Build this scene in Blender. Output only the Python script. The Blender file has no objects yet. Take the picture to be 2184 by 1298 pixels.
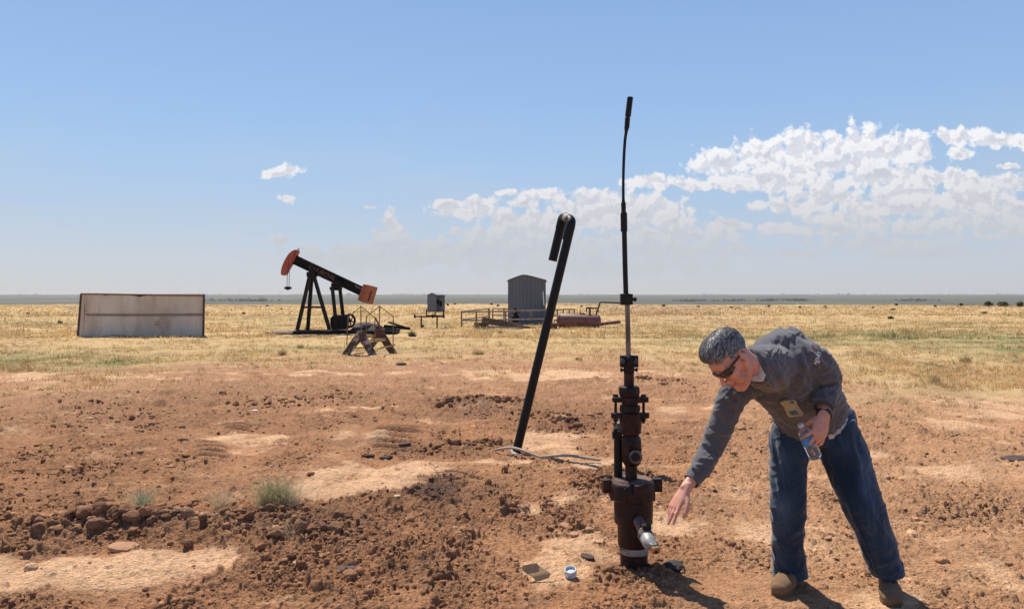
import bpy, math, random
import numpy as np
from mathutils import Vector, Matrix, noise as mnoise
from mathutils.bvhtree import BVHTree
R = math.radians
rng = np.random.default_rng(7)
random.seed(7)
scene = bpy.context.scene
C = scene.collection
F = 1650.0; H = 1.6; HY = 628.0          # focal length in photo pixels, eye height, horizon row

# ------------------------------------------------------------------ camera
cam_d = bpy.data.cameras.new('camera'); cam = bpy.data.objects.new('camera', cam_d); C.objects.link(cam)
cam.location = (0, 0, H); cam.rotation_euler = (R(90), 0, 0)
cam_d.sensor_width = 36; cam_d.lens = 36 * F / 2184; cam_d.shift_y = -21 / 2184
cam_d.clip_start = 0.05; cam_d.clip_end = 60000
scene.camera = cam
scene.view_settings.view_transform = 'Standard'; scene.view_settings.look = 'None'
scene.view_settings.exposure = 0.30; scene.view_settings.gamma = 1.0
scene.render.engine = 'CYCLES'

# ------------------------------------------------------------------ sun and sky
SUN_AZ = 28.0; SUN_EL = 56.0
sd = Vector((-math.sin(R(SUN_AZ)) * math.cos(R(SUN_EL)), math.cos(R(SUN_AZ)) * math.cos(R(SUN_EL)), math.sin(R(SUN_EL))))
sun_d = bpy.data.lights.new('sun', 'SUN'); sun_d.energy = 5.0; sun_d.angle = R(0.53); sun_d.color = (1.0, 0.92, 0.81)
sun = bpy.data.objects.new('sun', sun_d); C.objects.link(sun)
sun.rotation_euler = sd.to_track_quat('Z', 'Y').to_euler(); sun.location = (0, 0, 50)

def build_world():
    w = bpy.data.worlds.new('World'); scene.world = w; w.use_nodes = True
    nt = w.node_tree; N = nt.nodes; L = nt.links; N.clear()
    def new(t, **k):
        n = N.new(t)
        for a, b in k.items(): setattr(n, a, b)
        return n
    def val(sock, x):
        if hasattr(x, 'is_output'): L.new(x, sock)
        else: sock.default_value = x
    def M(op, a, b=0.0, c=0.0, clamp=False):
        n = new('ShaderNodeMath', operation=op, use_clamp=clamp)
        val(n.inputs[0], a); val(n.inputs[1], b); val(n.inputs[2], c); return n.outputs[0]
    def V(op, a, b=(0, 0, 0), c=(0, 0, 0)):
        n = new('ShaderNodeVectorMath', operation=op); val(n.inputs[0], a); val(n.inputs[1], b)
        if op == 'MULTIPLY_ADD': val(n.inputs[2], c)
        return n
    def mixc(f, a, b):
        n = new('ShaderNodeMix', data_type='RGBA'); val(n.inputs[0], f); val(n.inputs[6], a); val(n.inputs[7], b); return n.outputs[2]
    def ramp(x, a, b, c=0.0, d=1.0, smooth=True):
        n = new('ShaderNodeMapRange', interpolation_type='SMOOTHSTEP' if smooth else 'LINEAR')
        val(n.inputs[0], x); val(n.inputs[1], a); val(n.inputs[2], b); val(n.inputs[3], c); val(n.inputs[4], d); return n.outputs[0]
    _new = new
    def new(t, **k):
        if t == 'ShaderNodeTexNoise': k['noise_dimensions'] = '2D'
        if t == 'ShaderNodeTexVoronoi': k['voronoi_dimensions'] = '2D'
        return _new(t, **k)
    sky = new('ShaderNodeTexSky', sky_type='NISHITA', sun_disc=False)
    sky.sun_elevation = R(SUN_EL); sky.sun_rotation = R(-SUN_AZ)
    sky.altitude = 1200; sky.air_density = 1.0; sky.dust_density = 1.0; sky.ozone_density = 1.6
    tc = new('ShaderNodeTexCoord'); d = tc.outputs['Generated']
    sep = new('ShaderNodeSeparateXYZ'); L.new(d, sep.inputs[0])
    dy = M('MAXIMUM', sep.outputs[1], 0.08)
    gx = M('MULTIPLY', M('DIVIDE', sep.outputs[0], dy), 16.5)      # bearings, in units of about 3.5 degrees
    gz = M('MULTIPLY', M('DIVIDE', sep.outputs[2], dy), 16.5)
    cv = new('ShaderNodeCombineXYZ'); L.new(gx, cv.inputs[0]); L.new(gz, cv.inputs[1]); p = cv.outputs[0]
    # billowing distortion
    n1 = new('ShaderNodeTexNoise'); n1.inputs['Scale'].default_value = 1.6; n1.inputs['Detail'].default_value = 7; n1.inputs['Roughness'].default_value = 0.6
    L.new(p, n1.inputs['Vector'])
    off = V('MULTIPLY', V('SUBTRACT', n1.outputs['Color'], (0.5, 0.5, 0.5)).outputs[0], (0.30, 0.22, 0)).outputs[0]
    q = V('ADD', p, off).outputs[0]
    blobs = [(1545,350,62,26),(1632,330,52,36),(1722,318,55,36),(1835,306,52,34),(1905,318,72,34),(1770,345,140,40),(1640,385,160,20),
             (1528,394,50,11),(1390,387,44,13),(1460,395,22,8),(1960,322,28,24),(1890,372,110,24),(2055,290,46,17),(2135,300,60,15),(2190,300,40,18),
             (2045,328,36,10),(2150,352,18,5),(1990,378,90,16),(2110,390,110,18),(1940,410,70,16),(2060,425,110,20),(1900,442,110,18),(1830,470,95,16),
             (1780,492,60,12),(2085,462,100,18),(2160,445,60,14),(1960,484,90,16),(2150,500,55,8),(1655,483,44,10),(1290,428,64,22),(1345,440,70,22),
             (1410,462,55,16),(1250,468,50,18),(1540,480,50,11),(1480,500,95,14),(1300,512,60,10),(1160,413,36,12),(1120,430,24,8),(1192,430,16,10),(1080,410,12,5),
             (1020,435,34,15),(965,437,40,9),(990,455,60,9),(1090,472,45,15),(1060,496,95,12),(1140,490,70,14),(830,478,13,20),(836,500,30,15),(820,522,55,11),
             (875,525,70,12),(735,532,42,10),(800,545,110,12),(590,368,30,9),(618,360,22,10),(614,426,14,8),(787,441,11,4),(597,513,28,11),(1690,540,60,9),
             (1430,535,160,20),(1050,535,210,26),(2000,540,110,12),(810,550,190,24),(1120,470,90,20),(1250,570,260,16),(1150,515,120,22),(1400,500,130,20),(1350,455,110,30),(900,530,120,18),(1870,520,130,14),(1700,440,80,14),(1760,420,90,18),(2130,470,90,26),(1230,445,50,20),(700,545,60,10)]
    acc = None
    for (bx, by, rx, ry) in blobs:
        X = (bx - 1092) / 100.0; Z = (HY - by) / 100.0; a = 100.0 / rx; b = 100.0 / ry
        ln = V('LENGTH', V('MULTIPLY_ADD', q, (a, b, 0), (-X * a, -Z * b, 0)).outputs[0]).outputs['Value']
        ln = M('MULTIPLY', ln, 0.72 if rx > 25 else 0.60)
        acc = ln if acc is None else M('SMOOTH_MIN', acc, ln, 0.22)
    n2 = new('ShaderNodeTexNoise'); n2.inputs['Scale'].default_value = 2.8; n2.inputs['Detail'].default_value = 9; n2.inputs['Roughness'].default_value = 0.56
    L.new(q, n2.inputs['Vector'])
    q3 = V('ADD', q, (-0.07, 0.13, 0)).outputs[0]
    n3 = new('ShaderNodeTexNoise'); n3.inputs['Scale'].default_value = 2.8; n3.inputs['Detail'].default_value = 4; n3.inputs['Roughness'].default_value = 0.5
    n5 = new('ShaderNodeTexNoise'); n5.inputs['Scale'].default_value = 2.8; n5.inputs['Detail'].default_value = 4; n5.inputs['Roughness'].default_value = 0.5; L.new(q, n5.inputs['Vector'])
    L.new(q3, n3.inputs['Vector'])
    vo = new('ShaderNodeTexVoronoi', feature='F1'); vo.inputs['Scale'].default_value = 3.6; vo.inputs['Detail'].default_value = 2; vo.inputs['Roughness'].default_value = .55; L.new(q, vo.inputs['Vector'])
    vo2 = new('ShaderNodeTexVoronoi', feature='F1'); vo2.inputs['Scale'].default_value = 3.6; vo2.inputs['Detail'].default_value = 2; vo2.inputs['Roughness'].default_value = .55; L.new(q3, vo2.inputs['Vector'])
    dens = M('ADD', M('SUBTRACT', 1.14, acc), M('ADD', M('MULTIPLY', M('SUBTRACT', n2.outputs['Fac'], 0.5), 1.9), M('MULTIPLY', M('SUBTRACT', 0.42, vo.outputs['Distance']), 0.30)))
    alpha = ramp(dens, 0.0, 0.42)
    thick = ramp(dens, 0.25, 1.3)
    emb = ramp(M('ADD', M('SUBTRACT', n5.outputs['Fac'], n3.outputs['Fac']), M('MULTIPLY', M('SUBTRACT', vo2.outputs['Distance'], vo.outputs['Distance']), 0.22)), -0.09, 0.10)
    shade = M('ADD', M('MULTIPLY', emb, 0.75), M('MULTIPLY', M('SUBTRACT', 1.0, thick), 0.5), clamp=True)
    # low cirrus / dusty veil
    pv = V('MULTIPLY', p, (0.16, 0.9, 1)).outputs[0]
    n4 = new('ShaderNodeTexNoise'); n4.inputs['Scale'].default_value = 1.3; n4.inputs['Detail'].default_value = 5; L.new(pv, n4.inputs['Vector'])
    # clear sky tuned by elevation
    el = sep.outputs[2]
    gr = new('ShaderNodeValToRGB'); L.new(el, gr.inputs[0]); cr = gr.color_ramp
    stops = [(0.0, (4.75, 4.95, 5.6)), (0.04, (4.7, 5.05, 6.0)), (0.09, (4.2, 5.1, 6.5)), (0.16, (3.5, 5.1, 7.35)), (0.24, (2.95, 4.65, 7.5)), (0.36, (2.45, 4.05, 7.15)), (0.6, (1.2, 2.2, 4.8)), (1.0, (0.6, 1.2, 3.1))]
    while len(cr.elements) < len(stops): cr.elements.new(0.5)
    for e, (pos, c) in zip(cr.elements, stops): e.position = pos; e.color = (c[0]/8, c[1]/8, c[2]/8, 1)
    grs = V('SCALE', gr.outputs[0]); grs.inputs['Scale'].default_value = 8.0
    clear = mixc(0.8, sky.outputs[0], grs.outputs[0])
    hz = ramp(el, 0.02, 0.20)
    lit = mixc(hz, (5.0, 5.05, 5.3, 1), (8.3, 8.35, 8.7, 1)); drk = mixc(hz, (4.8, 4.95, 5.4, 1), (5.2, 5.5, 6.35, 1))
    cloud = mixc(shade, drk, lit)
    fade = M('MULTIPLY', ramp(el, 0.005, 0.11, 0.40, 1.0), alpha)
    fwd = M('GREATER_THAN', sep.outputs[1], 0.08)
    fade = M('MULTIPLY', fade, fwd)
    veil = M('MULTIPLY', M('MULTIPLY', ramp(n4.outputs['Fac'], 0.42, 0.75), ramp(el, 0.3, 0.02)), 0.28)
    col = mixc(M('MULTIPLY', veil, fwd), clear, (5.3, 5.5, 6.0, 1))
    col = mixc(fade, col, cloud)
    bg = new('ShaderNodeBackground'); bg.inputs['Strength'].default_value = 0.091; L.new(col, bg.inputs['Color'])
    out = new('ShaderNodeOutputWorld'); L.new(bg.outputs[0], out.inputs['Surface'])
    w.cycles.sampling_method = 'MANUAL'; w.cycles.sample_map_resolution = 512
build_world()

# ------------------------------------------------------------------ helpers
def P(px, py, Y): return Vector(((px - 1092) / F * Y, Y, H - (py - HY) / F * Y))
def tag(o, label=None, cat=None, group=None, kind=None):
    if label: o['label'] = label
    if cat: o['category'] = cat
    if group: o['group'] = group
    if kind: o['kind'] = kind
    return o
def empty(name, loc, label=None, cat=None, group=None):
    o = bpy.data.objects.new(name, None); C.objects.link(o); o.location = loc; o.empty_display_size = 0.1
    return tag(o, label, cat, group)

def catmull(pts, n):
    pts = np.asarray(pts, float); k = len(pts)
    ext = np.vstack([2 * pts[0] - pts[1], pts, 2 * pts[-1] - pts[-2]]); out = []
    for i in range(k - 1):
        p0, p1, p2, p3 = ext[i:i + 4]
        for j in range(n):
            t = j / n
            out.append(0.5 * ((2 * p1) + (-p0 + p2) * t + (2 * p0 - 5 * p1 + 4 * p2 - p3) * t * t + (-p0 + 3 * p1 - 3 * p2 + p3) * t ** 3))
    out.append(pts[-1]); return np.array(out)

class MB:
    def __init__(s): s.v = []; s.f = []
    def add(s, vs, fs):
        o = len(s.v); s.v.extend([tuple(map(float, v)) for v in vs]); s.f.extend([tuple(i + o for i in f) for f in fs]); return s
    def box(s, c, size, Rm=None):
        c = Vector(c); hx, hy, hz = [q / 2 for q in size]
        vs = [Vector((x, y, z)) for z in (-hz, hz) for y in (-hy, hy) for x in (-hx, hx)]
        if Rm is not None: vs = [Rm @ v for v in vs]
        return s.add([v + c for v in vs], [(0, 2, 3, 1), (4, 5, 7, 6), (0, 1, 5, 4), (2, 6, 7, 3), (0, 4, 6, 2), (1, 3, 7, 5)])
    def bar(s, p0, p1, w, h, up=(0, 0, 1)):
        p0 = Vector(p0); p1 = Vector(p1); z = (p1 - p0); Ln = z.length; z.normalize(); up = Vector(up)
        x = z.cross(up); x = x.normalized() if x.length > 1e-5 else Vector((1, 0, 0)); y = x.cross(z)
        Rm = Matrix((x, y, z)).transposed()
        return s.box((p0 + p1) / 2, (w, h, Ln), Rm)
    def tube(s, pts, rad, seg=14, cap=True, ref=None, smooth=0, dome=False, phase=0.0):
        pts = np.asarray([tuple(p) for p in pts], float)
        rr = np.array([(r, r) if np.isscalar(r) else tuple(r) for r in (rad if hasattr(rad, '__len__') else [rad] * len(pts))], float)
        if smooth:
            a = catmull(np.hstack([pts, rr]), smooth); pts = a[:, :3]; rr = a[:, 3:]
        n = len(pts); tg = np.gradient(pts, axis=0); tg /= np.linalg.norm(tg, axis=1)[:, None] + 1e-12
        if ref is None:
            ref = np.array([0, 0, 1.0]) if abs(tg[0][2]) < 0.9 else np.array([1.0, 0, 0]); transport = True
        else: ref = np.asarray(tuple(ref), float); transport = False
        u = ref - tg[0] * ref.dot(tg[0]); u /= np.linalg.norm(u)
        if dome:
            k = 5; P0, P1 = pts[0], pts[-1]; e0, e1 = [], []
            for j in range(1, k + 1):
                a = j / k * math.pi / 2 * 0.97
                e0.append((P0 - tg[0] * rr[0].mean() * math.sin(a) * 0.9, rr[0] * math.cos(a)))
                e1.append((P1 + tg[-1] * rr[-1].mean() * math.sin(a) * 0.9, rr[-1] * math.cos(a)))
            pts = np.vstack([[e[0] for e in e0[::-1]], pts, [e[0] for e in e1]]); rr = np.vstack([[e[1] for e in e0[::-1]], rr, [e[1] for e in e1]])
            tg = np.vstack([[tg[0]] * k, tg, [tg[-1]] * k]); n = len(pts)
        vs = []; fs = []
        for i in range(n):
            base = u if transport else ref
            u2 = base - tg[i] * base.dot(tg[i]); u = u2 / (np.linalg.norm(u2) + 1e-12); w = np.cross(tg[i], u)
            for j in range(seg):
                a = 2 * math.pi * (j + phase) / seg
                vs.append(pts[i] + u * rr[i][0] * math.cos(a) + w * rr[i][1] * math.sin(a))
        for i in range(n - 1):
            for j in range(seg):
                k2 = (j + 1) % seg; fs.append((i * seg + j, i * seg + k2, (i + 1) * seg + k2, (i + 1) * seg + j))
        if cap: fs.append(tuple(range(seg))[::-1]); fs.append(tuple((n - 1) * seg + j for j in range(seg)))
        return s.add(vs, fs)
    def cyl(s, p0, p1, r0, r1=None, seg=20, cap=True, phase=0.0): return s.tube([p0, p1], [r0, r0 if r1 is None else r1], seg, cap, phase=phase)
    def lathe(s, prof, base, axis=(0, 0, 1), seg=32):
        b = Vector(base); a = Vector(axis).normalized()
        u = a.orthogonal().normalized(); w = a.cross(u); vs = []; fs = []; n = len(prof)
        for (r, z) in prof:
            for j in range(seg):
                t = 2 * math.pi * j / seg; vs.append(b + a * z + (u * math.cos(t) + w * math.sin(t)) * r)
        for i in range(n - 1):
            for j in range(seg):
                k = (j + 1) % seg; fs.append((i * seg + j, i * seg + k, (i + 1) * seg + k, (i + 1) * seg + j))
        if prof[0][0] > 1e-6: fs.append(tuple(range(seg))[::-1])
        if prof[-1][0] > 1e-6: fs.append(tuple((n - 1) * seg + j for j in range(seg)))
        return s.add(vs, fs)
    def ell(s, c, rad, axes=None, seg=20, ring=12):
        c = Vector(c); ax = axes or (Vector((1, 0, 0)), Vector((0, 1, 0)), Vector((0, 0, 1))); vs = []; fs = []
        for i in range(1, ring):
            t = math.pi * i / ring
            for j in range(seg):
                a = 2 * math.pi * j / seg
                vs.append(c + ax[0] * rad[0] * math.sin(t) * math.cos(a) + ax[1] * rad[1] * math.sin(t) * math.sin(a) + ax[2] * rad[2] * math.cos(t))
        n = len(vs); vs.append(c + ax[2] * rad[2]); vs.append(c - ax[2] * rad[2])
        for i in range(ring - 2):
            for j in range(seg):
                k = (j + 1) % seg; fs.append((i * seg + j, (i + 1) * seg + j, (i + 1) * seg + k, i * seg + k))
        for j in range(seg):
            k = (j + 1) % seg; fs.append((n, j, k)); fs.append((n + 1, (ring - 2) * seg + k, (ring - 2) * seg + j))
        return s.add(vs, fs)
    def prism(s, poly, t):
        """poly: list of 3-D points (planar), thickness vector t"""
        t = Vector(t); n = len(poly); vs = [Vector(p) - t / 2 for p in poly] + [Vector(p) + t / 2 for p in poly]
        fs = [tuple(range(n)), tuple(range(2 * n - 1, n - 1, -1))] + [(i, i + n, (i + 1) % n + n, (i + 1) % n) for i in range(n)]
        return s.add(vs, fs)
    def build(s, name, m, parent=None, origin=None, smooth=True, angle=35, bevel=0, tint=None, fixn=True):
        me = bpy.data.meshes.new(name)
        o = bpy.data.objects.new(name, me); C.objects.link(o)
        org = Vector((0, 0, 0))
        if parent is not None: org = world_loc(parent)
        elif origin is not None: org = Vector(origin); o.location = org
        me.from_pydata([(a - org.x, b - org.y, c - org.z) for a, b, c in s.v], [], s.f)
        me.validate()
        if fixn:
            import bmesh
            bm = bmesh.new(); bm.from_mesh(me); bmesh.ops.recalc_face_normals(bm, faces=bm.faces); bm.to_mesh(me); bm.free()
        if smooth:
            me.polygons.foreach_set('use_smooth', [True] * len(me.polygons)); me.set_sharp_from_angle(angle=R(angle))
        me.materials.append(m)
        if tint:
            ca_ = me.color_attributes.new('tint', 'FLOAT_COLOR', 'POINT'); ca_.data.foreach_set('color', np.tile(np.array(tint + (1,), np.float32), len(me.vertices)))
        if bevel:
            b = o.modifiers.new('bevel', 'BEVEL'); b.width = bevel; b.segments = 2; b.limit_method = 'ANGLE'; b.angle_limit = R(40)
        if parent is not None: o.parent = parent
        return o
def world_loc(o):
    l = Vector(o.location)
    while o.parent is not None: o = o.parent; l += Vector(o.location)
    return l

# ------------------------------------------------------------------ materials
def mat(name, c1, c2=None, rough=0.7, metal=0.0, scale=8.0, detail=6, lo=0.35, hi=0.65, bump=0.0, bscale=40.0, c3=None, s3=2.0, lo3=0.55, hi3=0.7, coat=0, stretch=(1, 1, 1), attr=None, spec=0.5, bdist=0.01):
    m = bpy.data.materials.new(name); m.use_nodes = True; nt = m.node_tree; N = nt.nodes; L = nt.links
    b = N['Principled BSDF']; b.inputs['Roughness'].default_value = rough; b.inputs['Metallic'].default_value = metal; b.inputs['Specular IOR Level'].default_value = spec
    if coat: b.inputs['Coat Weight'].default_value = coat
    tc = N.new('ShaderNodeTexCoord'); mp = N.new('ShaderNodeMapping'); mp.inputs['Scale'].default_value = stretch; L.new(tc.outputs['Object'], mp.inputs[0])
    col = None
    def rgb(c): return (c[0], c[1], c[2], 1)
    if attr:
        a = N.new('ShaderNodeAttribute'); a.attribute_name = attr; col = a.outputs['Color']
    if c2 is not None:
        n = N.new('ShaderNodeTexNoise'); n.inputs['Scale'].default_value = scale; n.inputs['Detail'].default_value = detail; n.inputs['Roughness'].default_value = 0.65; L.new(mp.outputs[0], n.inputs['Vector'])
        mr = N.new('ShaderNodeMapRange'); mr.inputs[1].default_value = lo; mr.inputs[2].default_value = hi; L.new(n.outputs['Fac'], mr.inputs[0])
        mx = N.new('ShaderNodeMix'); mx.data_type = 'RGBA'; L.new(mr.outputs[0], mx.inputs[0])
        if col is None: mx.inputs[6].default_value = rgb(c1); mx.inputs[7].default_value = rgb(c2)
        else:
            mx.inputs[6].default_value = rgb(c1); mx.inputs[7].default_value = rgb(c2)
            mm = N.new('ShaderNodeMix'); mm.data_type = 'RGBA'; mm.blend_type = 'MULTIPLY'; mm.inputs[0].default_value = 1; L.new(col, mm.inputs[6]); L.new(mx.outputs[2], mm.inputs[7]); mx = mm
        col = mx.outputs[2]
        if c3 is not None:
            n3 = N.new('ShaderNodeTexNoise'); n3.inputs['Scale'].default_value = s3; n3.inputs['Detail'].default_value = 8; n3.inputs['Roughness'].default_value = 0.7; L.new(mp.outputs[0], n3.inputs['Vector'])
            m3 = N.new('ShaderNodeMapRange'); m3.inputs[1].default_value = lo3; m3.inputs[2].default_value = hi3; L.new(n3.outputs['Fac'], m3.inputs[0])
            mx3 = N.new('ShaderNodeMix'); mx3.data_type = 'RGBA'; L.new(m3.outputs[0], mx3.inputs[0]); L.new(col, mx3.inputs[6]); mx3.inputs[7].default_value = rgb(c3); col = mx3.outputs[2]
    if col is not None: L.new(col, b.inputs['Base Color'])
    else: b.inputs['Base Color'].default_value = rgb(c1)
    if bump:
        nb = N.new('ShaderNodeTexNoise'); nb.inputs['Scale'].default_value = bscale; nb.inputs['Detail'].default_value = 6; nb.inputs['Roughness'].default_value = 0.6; L.new(mp.outputs[0], nb.inputs['Vector'])
        bp = N.new('ShaderNodeBump'); bp.inputs['Strength'].default_value = bump; bp.inputs['Distance'].default_value = bdist; L.new(nb.outputs['Fac'], bp.inputs['Height']); L.new(bp.outputs[0], b.inputs['Normal'])
    return m

# ------------------------------------------------------------------ numeric noise for the terrain
def _hash(ix, iy, seed):
    h = (ix.astype(np.int64) * 374761393 + iy.astype(np.int64) * 668265263 + seed * 1442695041) & 0xFFFFFFFF
    h = ((h ^ (h >> 13)) * 1274126177) & 0xFFFFFFFF
    return ((h ^ (h >> 16)) & 0xFFFFFF) / float(0x1000000)
def perlin(x, y, seed=0):
    x = np.asarray(x, float); y = np.asarray(y, float)
    xi = np.floor(x); yi = np.floor(y); fx = x - xi; fy = y - yi
    u = fx * fx * fx * (fx * (fx * 6 - 15) + 10); v = fy * fy * fy * (fy * (fy * 6 - 15) + 10)
    def g(dx, dy):
        a = _hash(xi + dx, yi + dy, seed) * 2 * np.pi
        return np.cos(a) * (fx - dx) + np.sin(a) * (fy - dy)
    return ((g(0, 0) * (1 - u) + g(1, 0) * u) * (1 - v) + (g(0, 1) * (1 - u) + g(1, 1) * u) * v) * 1.5
def fbm(x, y, f, o, seed=0, gain=0.5):
    s = 0; a = 1; t = 0
    for i in range(o):
        s = s + a * perlin(x * f, y * f, seed + i * 17); t += a; a *= gain; f *= 2.03
    return s / t
def smooth(a, b, x): t = np.clip((x - a) / (b - a), 0, 1); return t * t * (3 - 2 * t)
def clods(x, y, cell, amount, seed, flat=0.55):
    """embedded angular lumps, one candidate per cell; amount 0..1 is the chance of a lump"""
    xi = np.floor(x / cell); yi = np.floor(y / cell); out = np.zeros_like(x)
    for dx in (-1, 0, 1):
        for dy in (-1, 0, 1):
            cx = xi + dx; cy = yi + dy
            jx = (cx + 0.15 + 0.7 * _hash(cx, cy, seed)) * cell; jy = (cy + 0.15 + 0.7 * _hash(cx, cy, seed + 1)) * cell
            pr = _hash(cx, cy, seed + 2); r = cell * (0.22 + 0.42 * _hash(cx, cy, seed + 3) ** 2)
            an = _hash(cx, cy, seed + 4) * 6.283; ca, sa = np.cos(an), np.sin(an)
            px = (x - jx) * ca + (y - jy) * sa; py = (-(x - jx) * sa + (y - jy) * ca) * (1.1 + 0.8 * _hash(cx, cy, seed + 5))
            d = np.maximum(np.maximum(np.abs(px), np.abs(py)), (np.abs(px) + np.abs(py)) * 0.72) / r
            tilt = 1 + 0.5 * (px * (_hash(cx, cy, seed + 6) - 0.5) + py * (_hash(cx, cy, seed + 7) - 0.5)) / r * 2
            hgt = r * flat * np.sqrt(np.clip(1 - d * d, 0, 1)) * tilt * (0.6 + 0.7 * _hash(cx, cy, seed + 8))
            out = np.maximum(out, np.where(pr < amount, hgt, 0))
    return out

def UV(x, y):
    yy = np.maximum(y, 0.5)
    return x / yy * F + 1092, HY + H * F / yy
def blob(U, V, u, v, ru, rv): return np.exp(-(((U - u) / ru) ** 2 + ((V - v) / rv) ** 2))
PALE = [(150,1240,250,42,1.0),(420,1205,140,26,.9),(790,1040,120,26,1.0),(690,1065,60,14,.8),(880,1010,100,12,.8),(1000,990,120,9,.6),(790,874,105,10,.8),(740,930,60,18,.6),(1180,940,110,10,.7),
        (1130,800,230,10,.7),(1235,806,90,8,.9),(620,800,170,4,.8),(1720,1150,330,90,.30),(1860,1265,85,22,.9),(1620,1130,60,22,.5),(2080,1000,220,30,.5),(2100,860,150,40,.5),(1440,880,50,20,.4),(120,805,200,8,.5),
        (1170,1130,170,120,.35),(500,1010,160,14,.4),(220,905,140,7,.5),(60,925,60,8,.5),(540,940,90,6,.5),(960,900,90,6,.35),(1900,800,250,12,.4),(1560,1040,70,30,.3),(1280,1000,60,10,.6),(400,830,160,6,.4)]
ROUGH = [(290,1142,330,24,1.2),(640,1150,170,50,.85),(560,1230,120,50,.45),(850,1085,120,42,.9),(1075,1090,70,35,.5),(1020,868,170,16,1.3),(1180,905,120,26,1.1),(970,960,90,13,1.2),(250,880,300,40,.6),
         (120,1000,200,60,.7),(60,1160,100,30,.8),(620,860,400,50,.45),(1215,1090,70,60,.7),(1350,1235,80,40,.9),(1540,930,90,30,.4),(2040,1090,230,60,.35),(1820,880,100,30,.3),(1280,1030,70,30,.8),(480,840,260,14,.7),(1400,830,150,16,.6)]
STAIN = [(950,1060,85,26,1.0),(930,1085,60,22,.6),(860,963,30,10,.6),(900,1215,80,35,.45),(1360,1215,45,22,.6),(300,1140,230,16,.45),(650,1120,120,50,.35),(1000,872,110,9,.35),(780,950,60,10,.3)]
CRK = [(1003, 1165), (968, 1200), (958, 1225), (930, 1243), (925, 1270), (905, 1300), (890, 1340)]
CRK2 = [(862, 1185), (838, 1205), (815, 1238), (818, 1262), (790, 1285), (770, 1320)]
def gpt(u, v): Y = H * F / (v - HY); return ((u - 1092) / F * Y, Y)
def seg_dist(x, y, pts):
    best = np.full_like(x, 1e9); side = np.zeros_like(x)
    for (a, b) in zip(pts[:-1], pts[1:]):
        ax, ay = a; bx, by = b; dx, dy = bx - ax, by - ay; L2 = dx * dx + dy * dy
        t = np.clip(((x - ax) * dx + (y - ay) * dy) / L2, 0, 1); qx = x - ax - t * dx; qy = y - ay - t * dy; d = np.hypot(qx, qy)
        s = np.sign(dx * qy - dy * qx); side = np.where(d < best, s, side); best = np.minimum(best, d)
    return best, side
_mc = {}
def masks(x, y):
    if len(x) > 1000 and _mc.get('k') == (len(x), float(x[777]), float(y[555])): return _mc['v']
    v = _masks(x, y)
    if len(x) > 1000: _mc['k'] = (len(x), float(x[777]), float(y[555])); _mc['v'] = v
    return v
def _masks(x, y):
    U, V = UV(x, y)
    wx = fbm(x, y, 0.9, 3, 5) * 60; wy = fbm(x, y, 0.9, 3, 9)
    V2 = V + wy * 0.22 * (V - HY) * 0.35; U2 = U + wx
    # where the bare dirt ends and the dry grass begins (distance from the well, metres)
    edge = np.interp(U, [-900, 0, 350, 700, 1000, 1350, 1650, 1900, 2184, 3000], [12.5, 15.2, 16.5, 19.5, 19.6, 19.0, 15.5, 12.8, 12.0, 10.5])
    r = np.where(y > 0, y, 999)
    g = smooth(-0.22, 0.26, (r - edge) / edge + fbm(x, y, 0.35, 4, 21) * 0.34 + fbm(x, y, 1.7, 3, 23) * .16)
    g = np.where(y < 2, smooth(12, 16, np.hypot(x, y)), g)
    pale = sum(s * blob(U2, V2, u, v, ru, rv) for u, v, ru, rv, s in PALE)
    rough = sum(s * blob(U2, V2, u, v, ru, rv) for u, v, ru, rv, s in ROUGH)
    stain = sum(s * blob(U2, V2, u, v, ru, rv) for u, v, ru, rv, s in STAIN)
    n = fbm(x, y, 0.8, 5, 33); n2 = fbm(x, y * 0.6, 2.2, 4, 71)
    pale = np.clip(pale * (1 + n2 * 1.2) + smooth(0.12, 0.5, n + 0.5 * n2) * 0.5 - 0.5 * np.clip(rough, 0, 1), 0, 1); pale = .35 * pale + .65 * smooth(.22, .62, pale + .30 * fbm(x * 1.2, y * 3.6, 2.2, 5, 77, .6)); pale = np.clip(pale + .45 * smooth(.18, .5, fbm(x * .7, y * 2.6, 1.1, 5, 78, .6)), 0, 1)
    rough = np.clip(rough + 0.45 + n2 * 0.9 - pale * 0.9 - 0.2 * smooth(0.0, 0.5, n), 0, 1)
    far = smooth(17, 11, r)
    return g, pale, rough * (0.25 + 0.75 * (1 - g)), np.clip(stain * (1 + n2), 0, 1), U, V
TREADS = [(452,966,34,19,.20),(842,948,46,18,.19),(505,917,28,9,.22),(850,925,50,10,.2)]
FLAT = [(1.36, 4.2, .32), (1.98, 4.07, .25), (0.715, 4.575, .28), (0.04, 7.85, .2)]
crk = [gpt(*p) for p in CRK]; crk2 = [gpt(*p) for p in CRK2]
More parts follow.
